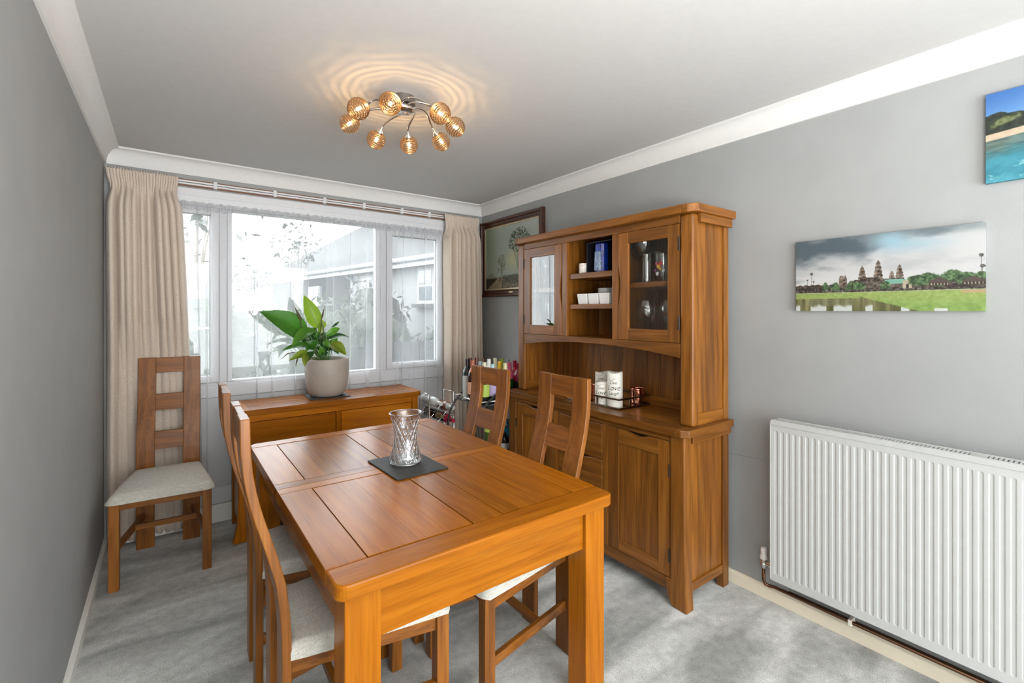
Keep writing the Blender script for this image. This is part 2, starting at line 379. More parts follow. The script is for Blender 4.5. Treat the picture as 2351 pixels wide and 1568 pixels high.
# ------------------------------------------------------------------ curtains
def curtain(name, label, x0t, x1t, x0b, x1b, ztop, zbot, nf, seed, yc, pressed=False):
    r = random.Random(seed); nu, nv = nf*14+1, 60; mb = MB(); pts = []
    ph = [r.uniform(-.5, .5) for _ in range(nf+2)]; am = [r.choice((.35, .8, 1.25, 1.5))*r.uniform(.85, 1.15) for _ in range(nf+2)]
    for j in range(nv):
        tz = j/(nv-1); z = ztop-(ztop-zbot)*(tz**1.25)
        k = min(1., max(0., (ztop-z-.055)/.16)); k = k*k*(3-2*k)        # 0 in the heading tape, 1 in the folds
        lean = (ztop-z)/(ztop-zbot)
        for i in range(nu):
            u = i/(nu-1); c = u*nf
            wob = .16*math.sin(2*PI*u*1.7+seed)+.10*math.sin(2*PI*u*4.1+seed*2)+.05*math.sin(3*lean*PI+u*9)
            i0 = int(min(c, nf-.001)); ff = c-i0; a = am[i0]*(1-ff)+am[i0+1]*ff
            fold = a*(.8*math.sin(2*PI*(c+wob))+.25*math.sin(4*PI*(c+wob)+ph[i0]*0+1.1))
            tape = .35*math.sin(2*PI*(c*2.6+wob*1.5))+.12*math.sin(2*PI*c*6.3+z*70)
            xs = x0t+(x1t-x0t)*u; xb = x0b+(x1b-x0b)*u
            wst = 1-.10*math.exp(-((ztop-z-.12)/.07)**2)
            xc = (x0t+x1t)/2; xs = xc+(xs-xc)*wst
            x = xs*(1-lean)+xb*lean+.010*k*math.cos(2*PI*(c+wob))*a
            A = .052*(1-.15*lean); yy = yc
            if pressed:
                p = min(1., max(0., (1.45-z)/.3)); q = 1 if x > -.24 else .4
                A *= 1-.78*p*q; yy += .047*p*q
            y = yy+(tape*(1-k)*.017+fold*k*A)
            if z > ztop-.006: y = yc+tape*.010
            pts.append((x, y, z+(.008*math.sin(2*PI*c*2.6) if j == 0 else 0)+(.010*math.sin(2*PI*c) if j == nv-1 else 0)))
    mb.grid(pts, nu, nv)
    o = obj(name, mb, DRAPE, smooth=True, fix=False); md = o.modifiers.new('thickness', 'SOLIDIFY'); md.thickness = .003
    return tag(o, label, 'curtain')
curtain('curtain', 'full-length beige curtain hanging behind the lone chair at the wall', XL+.012, .052, XL+.012, .150, 2.338, .025, 10, 3, YB-.082, True)
curtain('curtain', 'full-length beige curtain hanging by the framed landscape painting and drinks trolley', 2.005, 2.372, 2.01, 2.425, 2.338, .03, 8, 8, YB-.080)
tr = thing('curtain_track', 'slim white double curtain track on a brown batten above the window', 'curtain track', (.9, YB, 2.315))
obj('batten', MB().box(XL+.02, 2.36, YB-.010, YB-.0005, 2.299, 2.345), plain('brown_stained_wood', (.20,.075,.03), .5), tr)
obj('rail', MB().box(XL+.03, 2.35, YB-.030, YB-.018, 2.306, 2.318).box(XL+.03, 2.35, YB-.030, YB-.018, 2.322, 2.334), WHITE, tr, bev=.002)
for x in (-.12, .26, .63, .98, 1.29, 1.62, 1.88, 2.15):
    obj('bracket', MB().box(x-.011, x+.011, YB-.033, YB-.011, 2.299, 2.346), WHITE, tr, bev=.002)
# net curtain
def voile():
    nu, nv = 520, 26; pts = []; r = random.Random(5)
    creases = [(.50, .020, 1.0), (.60, .010, .8), (.155, .014, .9), (.205, .010, .7), (.86, .015, 1.), (.76, .007, .6), (1.18, .010, .9), (1.30, .008, .6), (1.62, .012, .9), (1.84, .010, .8), (1.05, .006, .5), (.98, .008, .5), (1.42, .012, .7)]
    for j in range(nv):
        t = j/(nv-1); z = 2.192-(2.192-.246)*t
        for i in range(nu):
            u = i/(nu-1); x = .02+1.99*u
            y = .0065*math.sin(x*19+.6*math.sin(x*5))+.003*math.sin(x*47+1)
            dx = 0
            for c, w_, a in creases:
                cx = c+.010*math.sin(c*40+t*2.2)-.02*t*(c-.9)
                e = math.exp(-((x-cx)/w_)**2); y += -.013*a*e*(.35+.65*min(1, t*4)); dx += -a*1.9*(x-cx)*e
            head = math.exp(-t/.02)
            y = y*(1-.7*head)+head*.004*math.sin(x*150)
            pts.append((x+dx, YB-.029+y, z+(.006*math.sin(x*90) if j == 0 else 0)))
    return MB().grid(pts, nu, nv)
vo = obj('net_curtain', voile(), VOILE, smooth=True, fix=False)
tag(vo, 'sheer white net curtain hanging in front of the window glass', 'net curtain')
hb = MB(); 
obj('heading', MB().grid([(.02+1.99*i/399, YB-.037+.004*math.sin(i*.9)+.003*math.sin(i*.37), z+.004*math.sin(i*.61)) for z in (2.196, 2.165, 2.138) for i in range(400)], 400, 3), VOILE, vo, smooth=True, fix=False)

# ------------------------------------------------------------------ dining table
TZ = .78
tx0, tx1, ty0, ty1 = .33, 1.337, 1.165, 2.70
tb = thing('dining_table', 'rectangular oak extending dining table with slate mat and glass vase on it', 'table', ((tx0+tx1)/2, (ty0+ty1)/2, 0))
zt0 = TZ-.042
def rounded(x0, x1, y0, y1, rad, corners):
    p = []
    for (cx, cy, a0, key) in ((x1-rad, y1-rad, 0, 'ne'), (x0+rad, y1-rad, 90, 'nw'), (x0+rad, y0+rad, 180, 'sw'), (x1-rad, y0+rad, 270, 'se')):
        if key in corners:
            for k in range(7):
                a = math.radians(a0+15*k); p.append((cx+rad*math.cos(a), cy+rad*math.sin(a)))
        else:
            p.append((x1 if 'e' in key else x0, y1 if 'n' in key else y0))
    return p
G = .0012
obj('end_board', MB().prism(rounded(tx0, tx1, ty0, 1.270, .034, ('sw', 'se')), 'z', zt0, TZ), TBL['x'], tb, bev=.006)
obj('end_board', MB().prism(rounded(tx0, tx1, 2.613, ty1, .034, ('nw', 'ne')), 'z', zt0, TZ), TBL['x'], tb, bev=.006)
for ya, yb in ((1.270+G, 1.893-G), (2.006+G, 2.613-G)):
    obj('side_board', MB().box(tx0, .442, ya, yb, zt0, TZ), TBL['y'], tb, bev=.002)
    obj('side_board', MB().box(1.225, tx1, ya, yb, zt0, TZ), TBL['y'], tb, bev=.002)
    obj('centre_board', MB().box(.787, .900, ya, yb, zt0, TZ), TBL['y'], tb, bev=.001)
    for xa, xb, cuts in ((.4455, .7835, (.25, .46, .72)), (.9035, 1.2215, (.22, .55, .78))):
        xs = [xa]+[xa+(xb-xa)*c for c in cuts]+[xb]
        for i in range(len(xs)-1):
            obj('plank', MB().box(xs[i]+.0002, xs[i+1]-.0002, ya+.0035, yb-.0035, zt0+.01, TZ-.0012), TBL['y'], tb)
for ya, yb in ((1.893, 1.9485), (1.9505, 2.006)):
    obj('middle_rail', MB().box(tx0, tx1, ya, yb, zt0, TZ), TBL['x'], tb, bev=.001)
obj('underframe', MB().box(.40, 1.27, 1.25, 2.62, zt0-.012, zt0+.009), plain('dark_void_board', (.10,.035,.008), .8), tb)
az0 = .588
obj('apron', MB().box(.45, 1.22, 1.212, 1.236, az0, zt0), TBL['x'], tb, bev=.002)
obj('apron', MB().box(.45, 1.22, 2.629, 2.653, az0, zt0), TBL['x'], tb, bev=.002)
obj('apron', MB().box(.377, .401, 1.29, 2.575, az0, zt0), TBL['y'], tb, bev=.002)
obj('apron', MB().box(1.268, 1.292, 1.29, 2.575, az0, zt0), TBL['y'], tb, bev=.002)
for x in (.358, 1.220):
    for y in (1.196, 2.573):
        obj('leg', MB().box(x, x+.096, y, y+.096, 0, zt0), TBL['z'], tb, bev=.004)

# ------------------------------------------------------------------ dining chairs (built facing +x, origin on the floor under the back posts' front faces)
prof = [(0,0), (.38,0), (.455,-.0005), (.519,-.001), (.596,-.006), (.675,-.015), (.757,-.036), (.82,-.054), (.866,-.068), (.91,-.080), (.956,-.090), (1.01,-.099), (1.068,-.104), (1.162,-.106)]
def fx(z):
    for (a, x0), (b_, x1) in zip(prof, prof[1:]):
        if a <= z <= b_: return x0+(x1-x0)*(z-a)/(b_-a)
    return prof[-1][1]
def chair():
    t = thing('dining_chair', '', 'chair')
    th = .026
    poly = [(x, z) for z, x in prof]+[(x-th, z) for z, x in prof[::-1]]
    for s in (-1, 1):
        ya, yb = (.072, .162) if s > 0 else (-.162, -.072)
        obj('back_post', MB().prism(poly, 'y', ya, yb), CHR['z'], t, bev=.003, W=False)
    for za, zb in ((1.066, 1.160), (.833, .931), (.600, .706)):
        p = [(fx(za+(zb-za)*k/4)-.002, za+(zb-za)*k/4) for k in range(5)]
        p += [(x-.020, z) for x, z in p[::-1]]
        obj('back_rail', MB().prism(p, 'y', -.0725, .0725), CHR['y'], t, bev=.002, W=False)
    for s in (-1, 1):
        obj('leg', MB().box(.430, .474, s*.203-.022, s*.203+.022, 0, .452), CHR['z'], t, bev=.003, W=False)
        # side rail and side stretcher, running in towards the narrower back
        for nm, z0, z1, w in (('side_rail', .395, .450, .020), ('side_stretcher', .185, .222, .020)):
            mb = MB(); yf, yr = s*.203, s*.125
            mb.add([(.434, yf-w/2, z0), (.434, yf+w/2, z0), (-.002, yr+w/2, z0), (-.002, yr-w/2, z0), (.434, yf-w/2, z1), (.434, yf+w/2, z1), (-.002, yr+w/2, z1), (-.002, yr-w/2, z1)],
                   [(0,1,2,3), (4,7,6,5), (0,4,5,1), (1,5,6,2), (2,6,7,3), (3,7,4,0)])
            obj(nm, mb, CHR['x'], t, bev=.002, W=False)
    obj('front_rail', MB().box(.442, .462, -.182, .182, .415, .450), CHR['y'], t, bev=.002, W=False)
    obj('cross_stretcher', MB().box(.150, .172, -.150, .150, .188, .218), CHR['y'], t, bev=.002, W=False)
    obj('back_seat_rail', MB().box(.001, .020, -.07, .07, .395, .450), CHR['y'], t, bev=.002, W=False)
    # upholstered pad: rounded trapezoid, domed
    nu, nv = 26, 22; pts = []
    def edge(u, v, lv):
        x = -.004+.492*v
        hw = .166+(.240-.166)*(v**.8)
        sx = (2*u-1)
        k = abs(sx); rc = 1-(max(0, k-.72)/.28)**3*.05*(1 if v > .5 else 0)
        return x*rc, sx*hw
    top = []; bot = []
    for j in range(nv):
        v = j/(nv-1)
        for i in range(nu):
            u = i/(nu-1); x, y = edge(u, v, 0)
            e = min(min(u, 1-u)*.46, min(v+.02, 1-v)*.49)
            rr = .030; lift = math.sqrt(max(0, 1-(1-min(1, e/rr))**2))
            dome = .016*(1-(2*u-1)**2)*(1-(2*v-1)**2)
            top.append((x, y, .466+.030*lift+dome)); bot.append((x, y, .453))
    mb = MB(); mb.grid(top, nu, nv); n0 = nu*nv
    mb.v += bot; 
    mb.f += [(n0+j*nu+i, n0+(j+1)*nu+i, n0+(j+1)*nu+i+1, n0+j*nu+i+1) for j in range(nv-1) for i in range(nu-1)]
    ring = [i for i in range(nu)]+[j*nu+nu-1 for j in range(1, nv)]+[(nv-1)*nu+i for i in range(nu-2, -1, -1)]+[j*nu for j in range(nv-2, 0, -1)]
    mb.f += [(ring[k], n0+ring[k], n0+ring[(k+1) % len(ring)], ring[(k+1) % len(ring)]) for k in range(len(ring))]
    sharp(obj('seat_pad', mb, SEAT, t, W=False), 1.2)
    return t
ch0 = chair(); GRP = 'oak dining chairs'
R = math.radians
ch0.location = (.002, 3.624, 0); ch0.rotation_euler = (0, 0, R(-93.5)); ch0['group'] = GRP
ch0['label'] = 'oak dining chair standing alone against the beige curtain, facing the room'
dup(ch0, (.2906, 1.618, 0), R(-1.2), 'foreground oak dining chair tucked under the table on the bare left wall side', GRP)
dup(ch0, (.293, 2.125, 0), R(-1.8), 'oak dining chair on the bare left wall side, in front of the sideboard end', GRP)
dup(ch0, (1.359, 1.592, 0), R(181), 'oak dining chair with its back to the dresser cupboards, in front of the candle tray', GRP)
dup(ch0, (1.318, 2.135, 0), R(184), 'oak dining chair with its back to the drinks trolley, below the bottles', GRP).scale = (.987,)*3

# ------------------------------------------------------------------ dresser (oak hutch): cupboards below, glazed rack above
dr = thing('dresser', 'tall oak dresser with glazed upper cupboards, standing against the grey wall', 'dresser', (2.2, 2.02, 0))
HINGE = plain('dark_hinge', (.03,.022,.018), .45, metal=.6)
VOID = plain('shadow_gap', (.05,.018,.004), .9)
M = 2.02
def mir(y): return 2*M-y
def both(f):
    f(lambda y: y); f(lambda y: mir(y))
def bx(a, b, c, d, e, f):
    return MB().box(min(a,b), max(a,b), min(c,d), max(c,d), min(e,f), max(e,f))
def base_side(m):
    # front post with flared foot
    poly = [(1.303,.848), (1.386,.848), (1.386,.134), (1.412,.134), (1.410,.080), (1.400,.045), (1.384,.018), (1.380,0), (1.290,0), (1.296,.12), (1.303,.40)]
    obj('front_post', MB().prism([(m(y), z) for y, z in poly], 'x', 1.996, 2.058), OAK['z'], dr, bev=.009, seg=3)
    obj('rear_post', bx(2.352, 2.405, m(1.305), m(1.345), 0, .848), OAK['z'], dr, bev=.003)
    obj('side_rail', bx(2.058, 2.352, m(1.308), m(1.330), .078, .122), OAK['x'], dr, bev=.002)
    obj('side_moulding', bx(2.050, 2.405, m(1.290), m(1.304), .812, .848), OAK['x'], dr, bev=.003)
    for i in range(4):
        x = 2.058+.0735*i
        obj('side_plank', bx(x+.0006, x+.0729, m(1.318), m(1.330), .122, .848), OAK['z'], dr)
both(base_side)
obj('bottom_rail', MB().box(2.006, 2.030, 1.412, 2.628, .070, .132), OAK['y'], dr, bev=.003)
obj('top_rail', MB().box(2.002, 2.030, 1.386, 2.654, .814, .848), OAK['y'], dr, bev=.002)
for m in (lambda y: y, mir): obj('stile', bx(2.003, 2.03, m(1.790), m(1.832), .132, .814), OAK['z'], dr, bev=.002)
for z in (.605, .375): obj('drawer_rail', MB().box(2.006, 2.03, 1.832, 2.208, z-.0025, z+.0025), OAK['y'], dr)
obj('carcass', MB().box(2.050, 2.400, 1.332, 2.708, .075, .10).box(2.385, 2.40, 1.332, 2.708, .10, .84).box(2.032, 2.05, 1.386, 2.654, .10, .84), VOID, dr)
def scoop(y0, y1, zt, dip, zb, k=18, a=.18, b_=.82):
    """top edge dips in the middle for the fingers"""
    p = [(y0, zb), (y1, zb), (y1, zt)]
    for i in range(k+1):
        u = b_-(b_-a)*i/k; w = (u-a)/(b_-a)
        p.append((y0+(y1-y0)*u, zt-dip*max(0., math.sin(PI*w))**1.3))
    p.append((y0, zt)); return p
def base_door(m):
    y0, y1, z0, z1 = 1.390, 1.787, .136, .811
    par = obj('door', bx(2.012, 2.022, m(y0), m(y1), z0, z1-.03), OAK['z'], dr)
    obj('door_stile', bx(2.002, 2.022, m(y0), m(1.456), z0, z1), OAK['z'], par, bev=.002)
    obj('door_stile', bx(2.002, 2.022, m(1.716), m(y1), z0, z1), OAK['z'], par, bev=.002)
    obj('door_rail', bx(2.002, 2.022, m(1.456), m(1.716), z0, .194), OAK['y'], par, bev=.002)
    obj('door_rail', MB().prism([(m(y), z) for y, z in scoop(1.456, 1.716, z1, .015, .730)], 'x', 2.001, 2.020), OAK['y'], par, bev=.0025)
    c = (1.457, 1.567, 1.597, 1.680, 1.715)
    for i in range(4): obj('plank', bx(2.0085, 2.0125, m(c[i]+.0005), m(c[i+1]-.0005), .194, .731), OAK['z'], par)
    for z in (.665, .245):
        obj('hinge', MB().lathe([(.0045, z-.032), (.0045, z+.032)], 10, (1.999, m(1.3885), 0), cap=True), HINGE, par)
both(base_door)
for z0, z1 in ((.609, .811), (.379, .601), (.137, .371)):
    d_ = obj('drawer', MB().prism(scoop(1.836, 2.204, z1, .014, z0, a=.2, b_=.8), 'x', 2.001, 2.022), OAK['y'], dr, bev=.004)
    obj('finger_lip', MB().prism(scoop(1.93, 2.11, z1-.030, .016, z1-.062, a=0, b_=1), 'x', 1.9985, 2.0015), OAK['y'], d_, bev=.0012)
# worktop with clipped front corners
ct0, ct1 = .848, .886
obj('worktop_end', MB().prism([(2.410,1.278), (2.410,1.345), (1.974,1.345), (1.974,1.312), (2.000,1.278)], 'z', ct0, ct1), OAK['x'], dr, bev=.004)
obj('worktop_end', MB().prism([(2.410,mir(1.278)), (2.410,mir(1.345)), (1.974,mir(1.345)), (1.974,mir(1.312)), (2.000,mir(1.278))], 'z', ct0, ct1), OAK['x'], dr, bev=.004)
xs = (1.974, 2.08, 2.19, 2.31, 2.41)
for i in range(4): obj('worktop_board', MB().box(xs[i]+.0003, xs[i+1]-.0003, 1.3455, mir(1.3455), ct0, ct1), OAK['y'], dr, bev=.0015)
# ---- upper rack
M2 = 2.0125
def mir2(y): return 2*M2-y
UX, UB, zb = 2.070, 2.405, ct1
def up_side(m):
    obj('rack_post', bx(UX-.002, 2.122, m(1.302), m(1.377), zb, 1.945), OAK['z'], dr, bev=.013, seg=3)
    obj('rack_rear_post', bx(2.362, UB, m(1.306), m(1.330), zb, 1.945), OAK['z'], dr, bev=.003)
    obj('rack_side_rail', bx(2.122, 2.362, m(1.311), m(1.330), zb, .946), OAK['x'], dr, bev=.002)
    obj('rack_side_moulding', bx(2.110, UB, m(1.284), m(1.303), 1.902, 1.945), OAK['x'], dr, bev=.003)
    for i in range(3):
        x = 2.122+.080*i
        obj('rack_side_plank', bx(x+.0006, x+.0794, m(1.317), m(1.331), .946, 1.945), OAK['z'], dr)
for m in (lambda y: y, mir2): up_side(m)
cz0, cz1 = 1.945, 1.986
obj('cornice_end', MB().prism([(2.410,1.266), (2.410,1.345), (2.030,1.345), (2.030,1.312), (2.062,1.266)], 'z', cz0, cz1), OAK['x'], dr, bev=.004)
obj('cornice_end', MB().prism([(2.410,mir2(1.266)), (2.410,mir2(1.345)), (2.030,mir2(1.345)), (2.030,mir2(1.312)), (2.062,mir2(1.266))], 'z', cz0, cz1), OAK['x'], dr, bev=.004)
obj('cornice', MB().box(2.030, 2.410, 1.3455, mir2(1.3455), cz0, cz1), OAK['y'], dr, bev=.003)
obj('frieze_rail', MB().box(UX, 2.092, 1.377, mir2(1.377), 1.903, 1.945), OAK['y'], dr, bev=.002)
arch = [(1.377, 1.297), (1.377, 1.221)]+[(1.377+(mir2(1.377)-1.377)*i/24, 1.221+.042*math.sin(PI*i/24)**.8) for i in range(1, 24)]+[(mir2(1.377), 1.221), (mir2(1.377), 1.297)]
obj('arched_rail', MB().prism(arch, 'x', UX, 2.092), OAK['y'], dr, bev=.002)
for m in (lambda y: y, mir2):
    obj('rack_stile', bx(UX, 2.092, m(1.776), m(1.822), 1.297, 1.903), OAK['z'], dr, bev=.002)
    obj('divider', bx(2.092, 2.386, m(1.790), m(1.812), 1.297, 1.930), OAK['z'], dr)
obj('rack_floor', MB().box(2.092, 2.386, 1.332, mir2(1.332), 1.279, 1.2965), OAK['y'], dr)
obj('rack_ceiling', MB().box(2.092, 2.386, 1.332, mir2(1.332), 1.928, 1.945), OAK['y'], dr)
nb = 14
for i in range(nb):
    y0_ = 1.332+(mir2(1.332)-1.332)*i/nb; y1_ = 1.332+(mir2(1.332)-1.332)*(i+1)/nb
    obj('back_plank', MB().box(2.387, 2.402, y0_+.0012, y1_-.0012, zb, 1.93), OAK['z'], dr, bev=.0012, seg=1)
obj('back_skirting', MB().box(2.372, 2.3865, 1.377, mir2(1.377), zb, .942), OAK['y'], dr, bev=.003)
obj('niche_shelf', MB().box(2.086, 2.386, 1.8125, mir2(1.8125), 1.664, 1.699), OAK['y'], dr, bev=.003)
obj('niche_shelf', MB().box(2.086, 2.386, 1.8125, mir2(1.8125), 1.473, 1.503), OAK['y'], dr, bev=.003)
for m in (lambda y: y, mir2): obj('cupboard_shelf', bx(2.110, 2.386, m(1.333), m(1.7895), 1.590, 1.620), OAK['y'], dr, bev=.002)
def rack_door(m):
    y0, y1, z0, z1 = 1.380, 1.773, 1.299, 1.901; g0, g1, h0, h1 = 1.446, 1.703, 1.362, 1.838
    par = obj('glazed_door', bx(2.066, 2.086, m(y0), m(g0), z0, z1), OAK['z'], dr, bev=.002)
    # the opening stile swells into a carved finger pull halfway up
    st = [(m(g1), z0), (m(g1), z1)]+[(m(y1-(.016*math.sin(PI*(i-6)/12)**2 if 6 <= i <= 18 else 0)), z1+(z0-z1)*i/24) for i in range(25)]
    obj('door_stile', MB().prism(st, 'x', 2.066, 2.086), OAK['z'], par, bev=.002)
    obj('door_rail', bx(2.066, 2.086, m(g0), m(g1), z0, h0), OAK['y'], par, bev=.002)
    obj('door_rail', bx(2.066, 2.086, m(g0), m(g1), h1, z1), OAK['y'], par, bev=.002)
    obj('pane', bx(2.0745, 2.0775, m(g0-.003), m(g1+.003), h0-.003, h1+.003), CABGLASS, par)
    for z in (1.80, 1.40):
        obj('hinge', MB().lathe([(.005, z-.034), (.005, z+.034)], 10, (2.064, m(1.3785), 0), cap=True), HINGE, par)
for m in (lambda y: y, mir2): rack_door(m)

# ---- things in and on the dresser
def glassware(name, label, prof, loc, mat, n=24, cat='glass', group=None, rings=None):
    o = obj(name, MB().lathe(prof, n), mat, smooth=True, fix=False); o.location = loc
    return tag(o, label, cat, group)
def rim(pr, t=.0015):
    """closed wall: outside profile, then back down the inside"""
    return pr+[(max(.0008, r-t), z) for r, z in pr[::-1] if r > .012]
S1, S2, S3 = 1.6205, 1.2970, .0
glassware('margarita_glass', 'large teal cocktail glass with a wide bowl behind the upper glazed door pane', [(.0008,.003), (.042,.002), (.044,.005), (.012,.012), (.008,.03), (.007,.115), (.012,.125), (.030,.138), (.060,.165), (.077,.205), (.081,.245)], (2.205, 1.708, S1), TEALGLASS)
fl_ = rim([(.0008,.002), (.026,.001), (.027,.01), (.026,.15), (.025,.165)])
glassware('tall_tumbler', 'slim tall clear tumbler standing between the teal glass and printed pint glass', fl_, (2.150, 1.640, S1), TUMBLER)
pt = thing('pint_glass', 'clear glass jar-like tumbler printed with red and yellow flowers', 'glass', (2.215, 1.578, S1))
obj('bowl', MB().lathe(rim([(.0008,.003), (.041,.002), (.046,.01), (.050,.15), (.051,.170)]), 28), TUMBLER, pt, smooth=True, W=False, fix=False)
for i, (a, z, c, r) in enumerate(((200,.10,(.55,.05,.04),.011), (186,.085,(.75,.45,.05),.010), (172,.10,(.6,.1,.2),.008), (196,.072,(.7,.35,.06),.007), (160,.065,(.35,.1,.35),.008), (215,.06,(.8,.8,.85),.008), (178,.045,(.8,.8,.85),.01))):
    mb = MB(); a = math.radians(a); t = Vector((-math.sin(a), math.cos(a), 0)); c0 = Vector((math.cos(a)*.0515, math.sin(a)*.0515, z))
    mb.add([c0]+[c0+(t*math.cos(2*PI*k/7)+Vector((0,0,1))*math.sin(2*PI*k/7))*r*(1+.3*(k % 2)) for k in range(7)], [(0, k+1, (k+1) % 7+1) for k in range(7)])
    obj('printed_flower', mb, plain('print_%d' % i, c, .4), pt, W=False, fix=False)
bal = [(.0008,.004), (.036,.002), (.037,.004), (.010,.010), (.0045,.02), (.004,.075), (.012,.085), (.040,.105), (.060,.140), (.064,.170), (.058,.200), (.050,.222)]
glassware('balloon_glass', 'balloon gin glass with white engraving on the lower shelf of the glazed cupboard', bal, (2.19, 1.668, S2), TUMBLER)
glassware('balloon_glass', 'balloon gin glass half hidden by the door frame beside the engraved one', bal, (2.20, 1.515, S2), TUMBLER)
glassware('stemmed_glass', 'small stemmed clear glass behind the balloon glasses', [(.0008,.003), (.030,.002), (.004,.012), (.004,.06), (.022,.075), (.030,.105), (.028,.135)], (2.265, 1.590, S2), TUMBLER)
fl2 = [(.0008,.003), (.030,.002), (.031,.004), (.006,.012), (.004,.03), (.004,.09), (.012,.105), (.024,.15), (.026,.19), (.023,.225)]
for i, (x, y, sh, tx) in enumerate(((2.17, 2.535, S1, 'upper shelf, nearest the hinges'), (2.20, 2.44, S1, 'upper shelf, middle'), (2.17, 2.36, S1, 'upper shelf, nearest the niche'), (2.17, 2.50, S2, 'lower shelf, nearest the hinges'), (2.17, 2.38, S2, 'lower shelf, nearest the niche'))):
    glassware('champagne_flute', 'clear champagne flute in the far glazed cupboard, '+tx, fl2, (x, y, sh), TUMBLER, 16, group='champagne flutes in the far glazed cupboard')
# niche: boxed blue cut glass, little white holder, ramekins
pb = thing('presentation_box', 'open black presentation box with blue cut glass, top niche of the dresser', 'box', (2.20, 1.965, 1.699))
b2 = MB(); b2.box(2.150, 2.300, 1.828, 2.105, 1.6995, 1.705); b2.box(2.285, 2.300, 1.828, 2.105, 1.705, 1.895); b2.box(2.150, 2.285, 1.828, 1.836, 1.705, 1.895); b2.box(2.150, 2.285, 2.097, 2.105, 1.705, 1.895); b2.box(2.150, 2.285, 1.836, 2.097, 1.888, 1.895)
obj('case', b2, plain('black_card', (.006,.006,.010), .5), pb)
BLUEG = plain('blue_cut_glass', (.010,.04,.38), .12, coat=.3, noise=.5, nscale=55, bump=.6, bscale=70)
def octo(hw, d, z0, z1, cx, cy):
    return MB().prism([(cx-d, cy-hw*.6), (cx-d, cy+hw*.6), (cx-d*.5, cy+hw), (cx+d*.5, cy+hw), (cx+d, cy+hw*.6), (cx+d, cy-hw*.6), (cx+d*.5, cy-hw), (cx-d*.5, cy-hw)], 'z', z0, z1)
obj('cut_glass', octo(.038, .034, 1.7055, 1.885, 2.205, 2.025), BLUEG, pb, bev=.003)
obj('cut_facet', MB().prism([(1.996,1.715), (2.054,1.715), (2.050,1.835), (2.000,1.835)], 'x', 2.166, 2.172), plain('pale_blue_glass', (.22,.32,.52), .12, coat=.5, noise=.5, nscale=60), pb, bev=.002)
ch = obj('candle_holder', MB().lathe(rim([(.0008,.001), (.026,0), (.028,.004), (.027,.062), (.026,.066)], .003), 20), plain('speckled_white', (.80,.76,.70), .5, noise=.25, nscale=90), smooth=True); ch.location = (2.150, 2.135, 1.6995)
tag(ch, 'little speckled white tealight pot beside the black presentation box', 'tealight pot')
def ramekin(loc, label):
    mb = MB(); h = .066
    def ring(hw, z): return [(-hw,-hw,z), (hw,-hw,z), (hw,hw,z), (-hw,hw,z)]
    mb.v = ring(.036, 0)+ring(.043, h)+ring(.039, h)+ring(.033, .006)
    mb.f = [(3,2,1,0)]+[(i, (i+1) % 4, 4+(i+1) % 4, 4+i) for i in range(4)]+[(4+i, 4+(i+1) % 4, 8+(i+1) % 4, 8+i) for i in range(4)]+[(8+i, 8+(i+1) % 4, 12+(i+1) % 4, 12+i) for i in range(4)]+[(12,13,14,15)]
    o = obj('square_bowl', mb, PORC, bev=.004); o.location = loc
    return tag(o, label, 'bowl', 'white bowls on the niche shelf')
ramekin((2.150, 2.105, 1.5032), 'square white bowl in the front row on the niche shelf, nearest the far divider')
ramekin((2.150, 2.012, 1.5032), 'square white bowl in the middle of the front row on the niche shelf')
ramekin((2.150, 1.919, 1.5032), 'square white bowl in the front row, partly behind the near stile')
rk = rim([(.0008,.002), (.038,0), (.045,.008), (.047,.098), (.047,.105)], .004)
glassware('round_ramekin', 'round white ramekin behind the square bowls, nearer the far divider', rk, (2.275, 2.06, 1.5032), PORC, 28, 'bowl', 'white bowls on the niche shelf')
glassware('round_ramekin', 'round white ramekin behind the square bowls, nearer the glazed door', rk, (2.275, 1.945, 1.5032), PORC, 28, 'bowl', 'white bowls on the niche shelf')
# mirrored tray with rail, candles and copper votives
ty = thing('mirrored_tray', 'rectangular bronze gallery tray with mirrored base on the dresser worktop', 'tray', (2.245, 2.00, ct1))
BRONZE = plain('dark_bronze', (.20,.145,.105), .28, metal=1.)
ax0, ax1, ay0, ay1 = 2.090, 2.364, 1.786, 2.215
obj('mirror', MB().box(ax0+.004, ax1-.004, ay0+.004, ay1-.004, ct1+.003, ct1+.008), metal('mirror', (.85,.86,.86), .02), ty)
obj('base', MB().box(ax0+.002, ax1-.002, ay0+.002, ay1-.002, ct1+.0005, ct1+.003), BRONZE, ty)
def frame(z0, z1, w):
    f = MB(); f.box(ax0-w/2, ax0+w/2, ay0-w/2, ay1+w/2, z0, z1); f.box(ax1-w/2, ax1+w/2, ay0-w/2, ay1+w/2, z0, z1)
    f.box(ax0+w/2, ax1-w/2, ay0-w/2, ay0+w/2, z0, z1); f.box(ax0+w/2, ax1-w/2, ay1-w/2, ay1+w/2, z0, z1); return f
obj('lower_frame', frame(ct1+.0005, ct1+.013, .010), BRONZE, ty, bev=.001)
obj('gallery_rail', frame(ct1+.055, ct1+.065, .008), BRONZE, ty, bev=.001)
for (x, y) in ((ax0, 1.955), (ax0, 2.10), (2.185, ay0), (2.29, ay0), (2.20, ay1), (ax1, 2.0)):
    obj('upright', MB().box(x-.004, x+.004, y-.004, y+.004, ct1+.013, ct1+.055), BRONZE, ty)
tzz = ct1+.0085
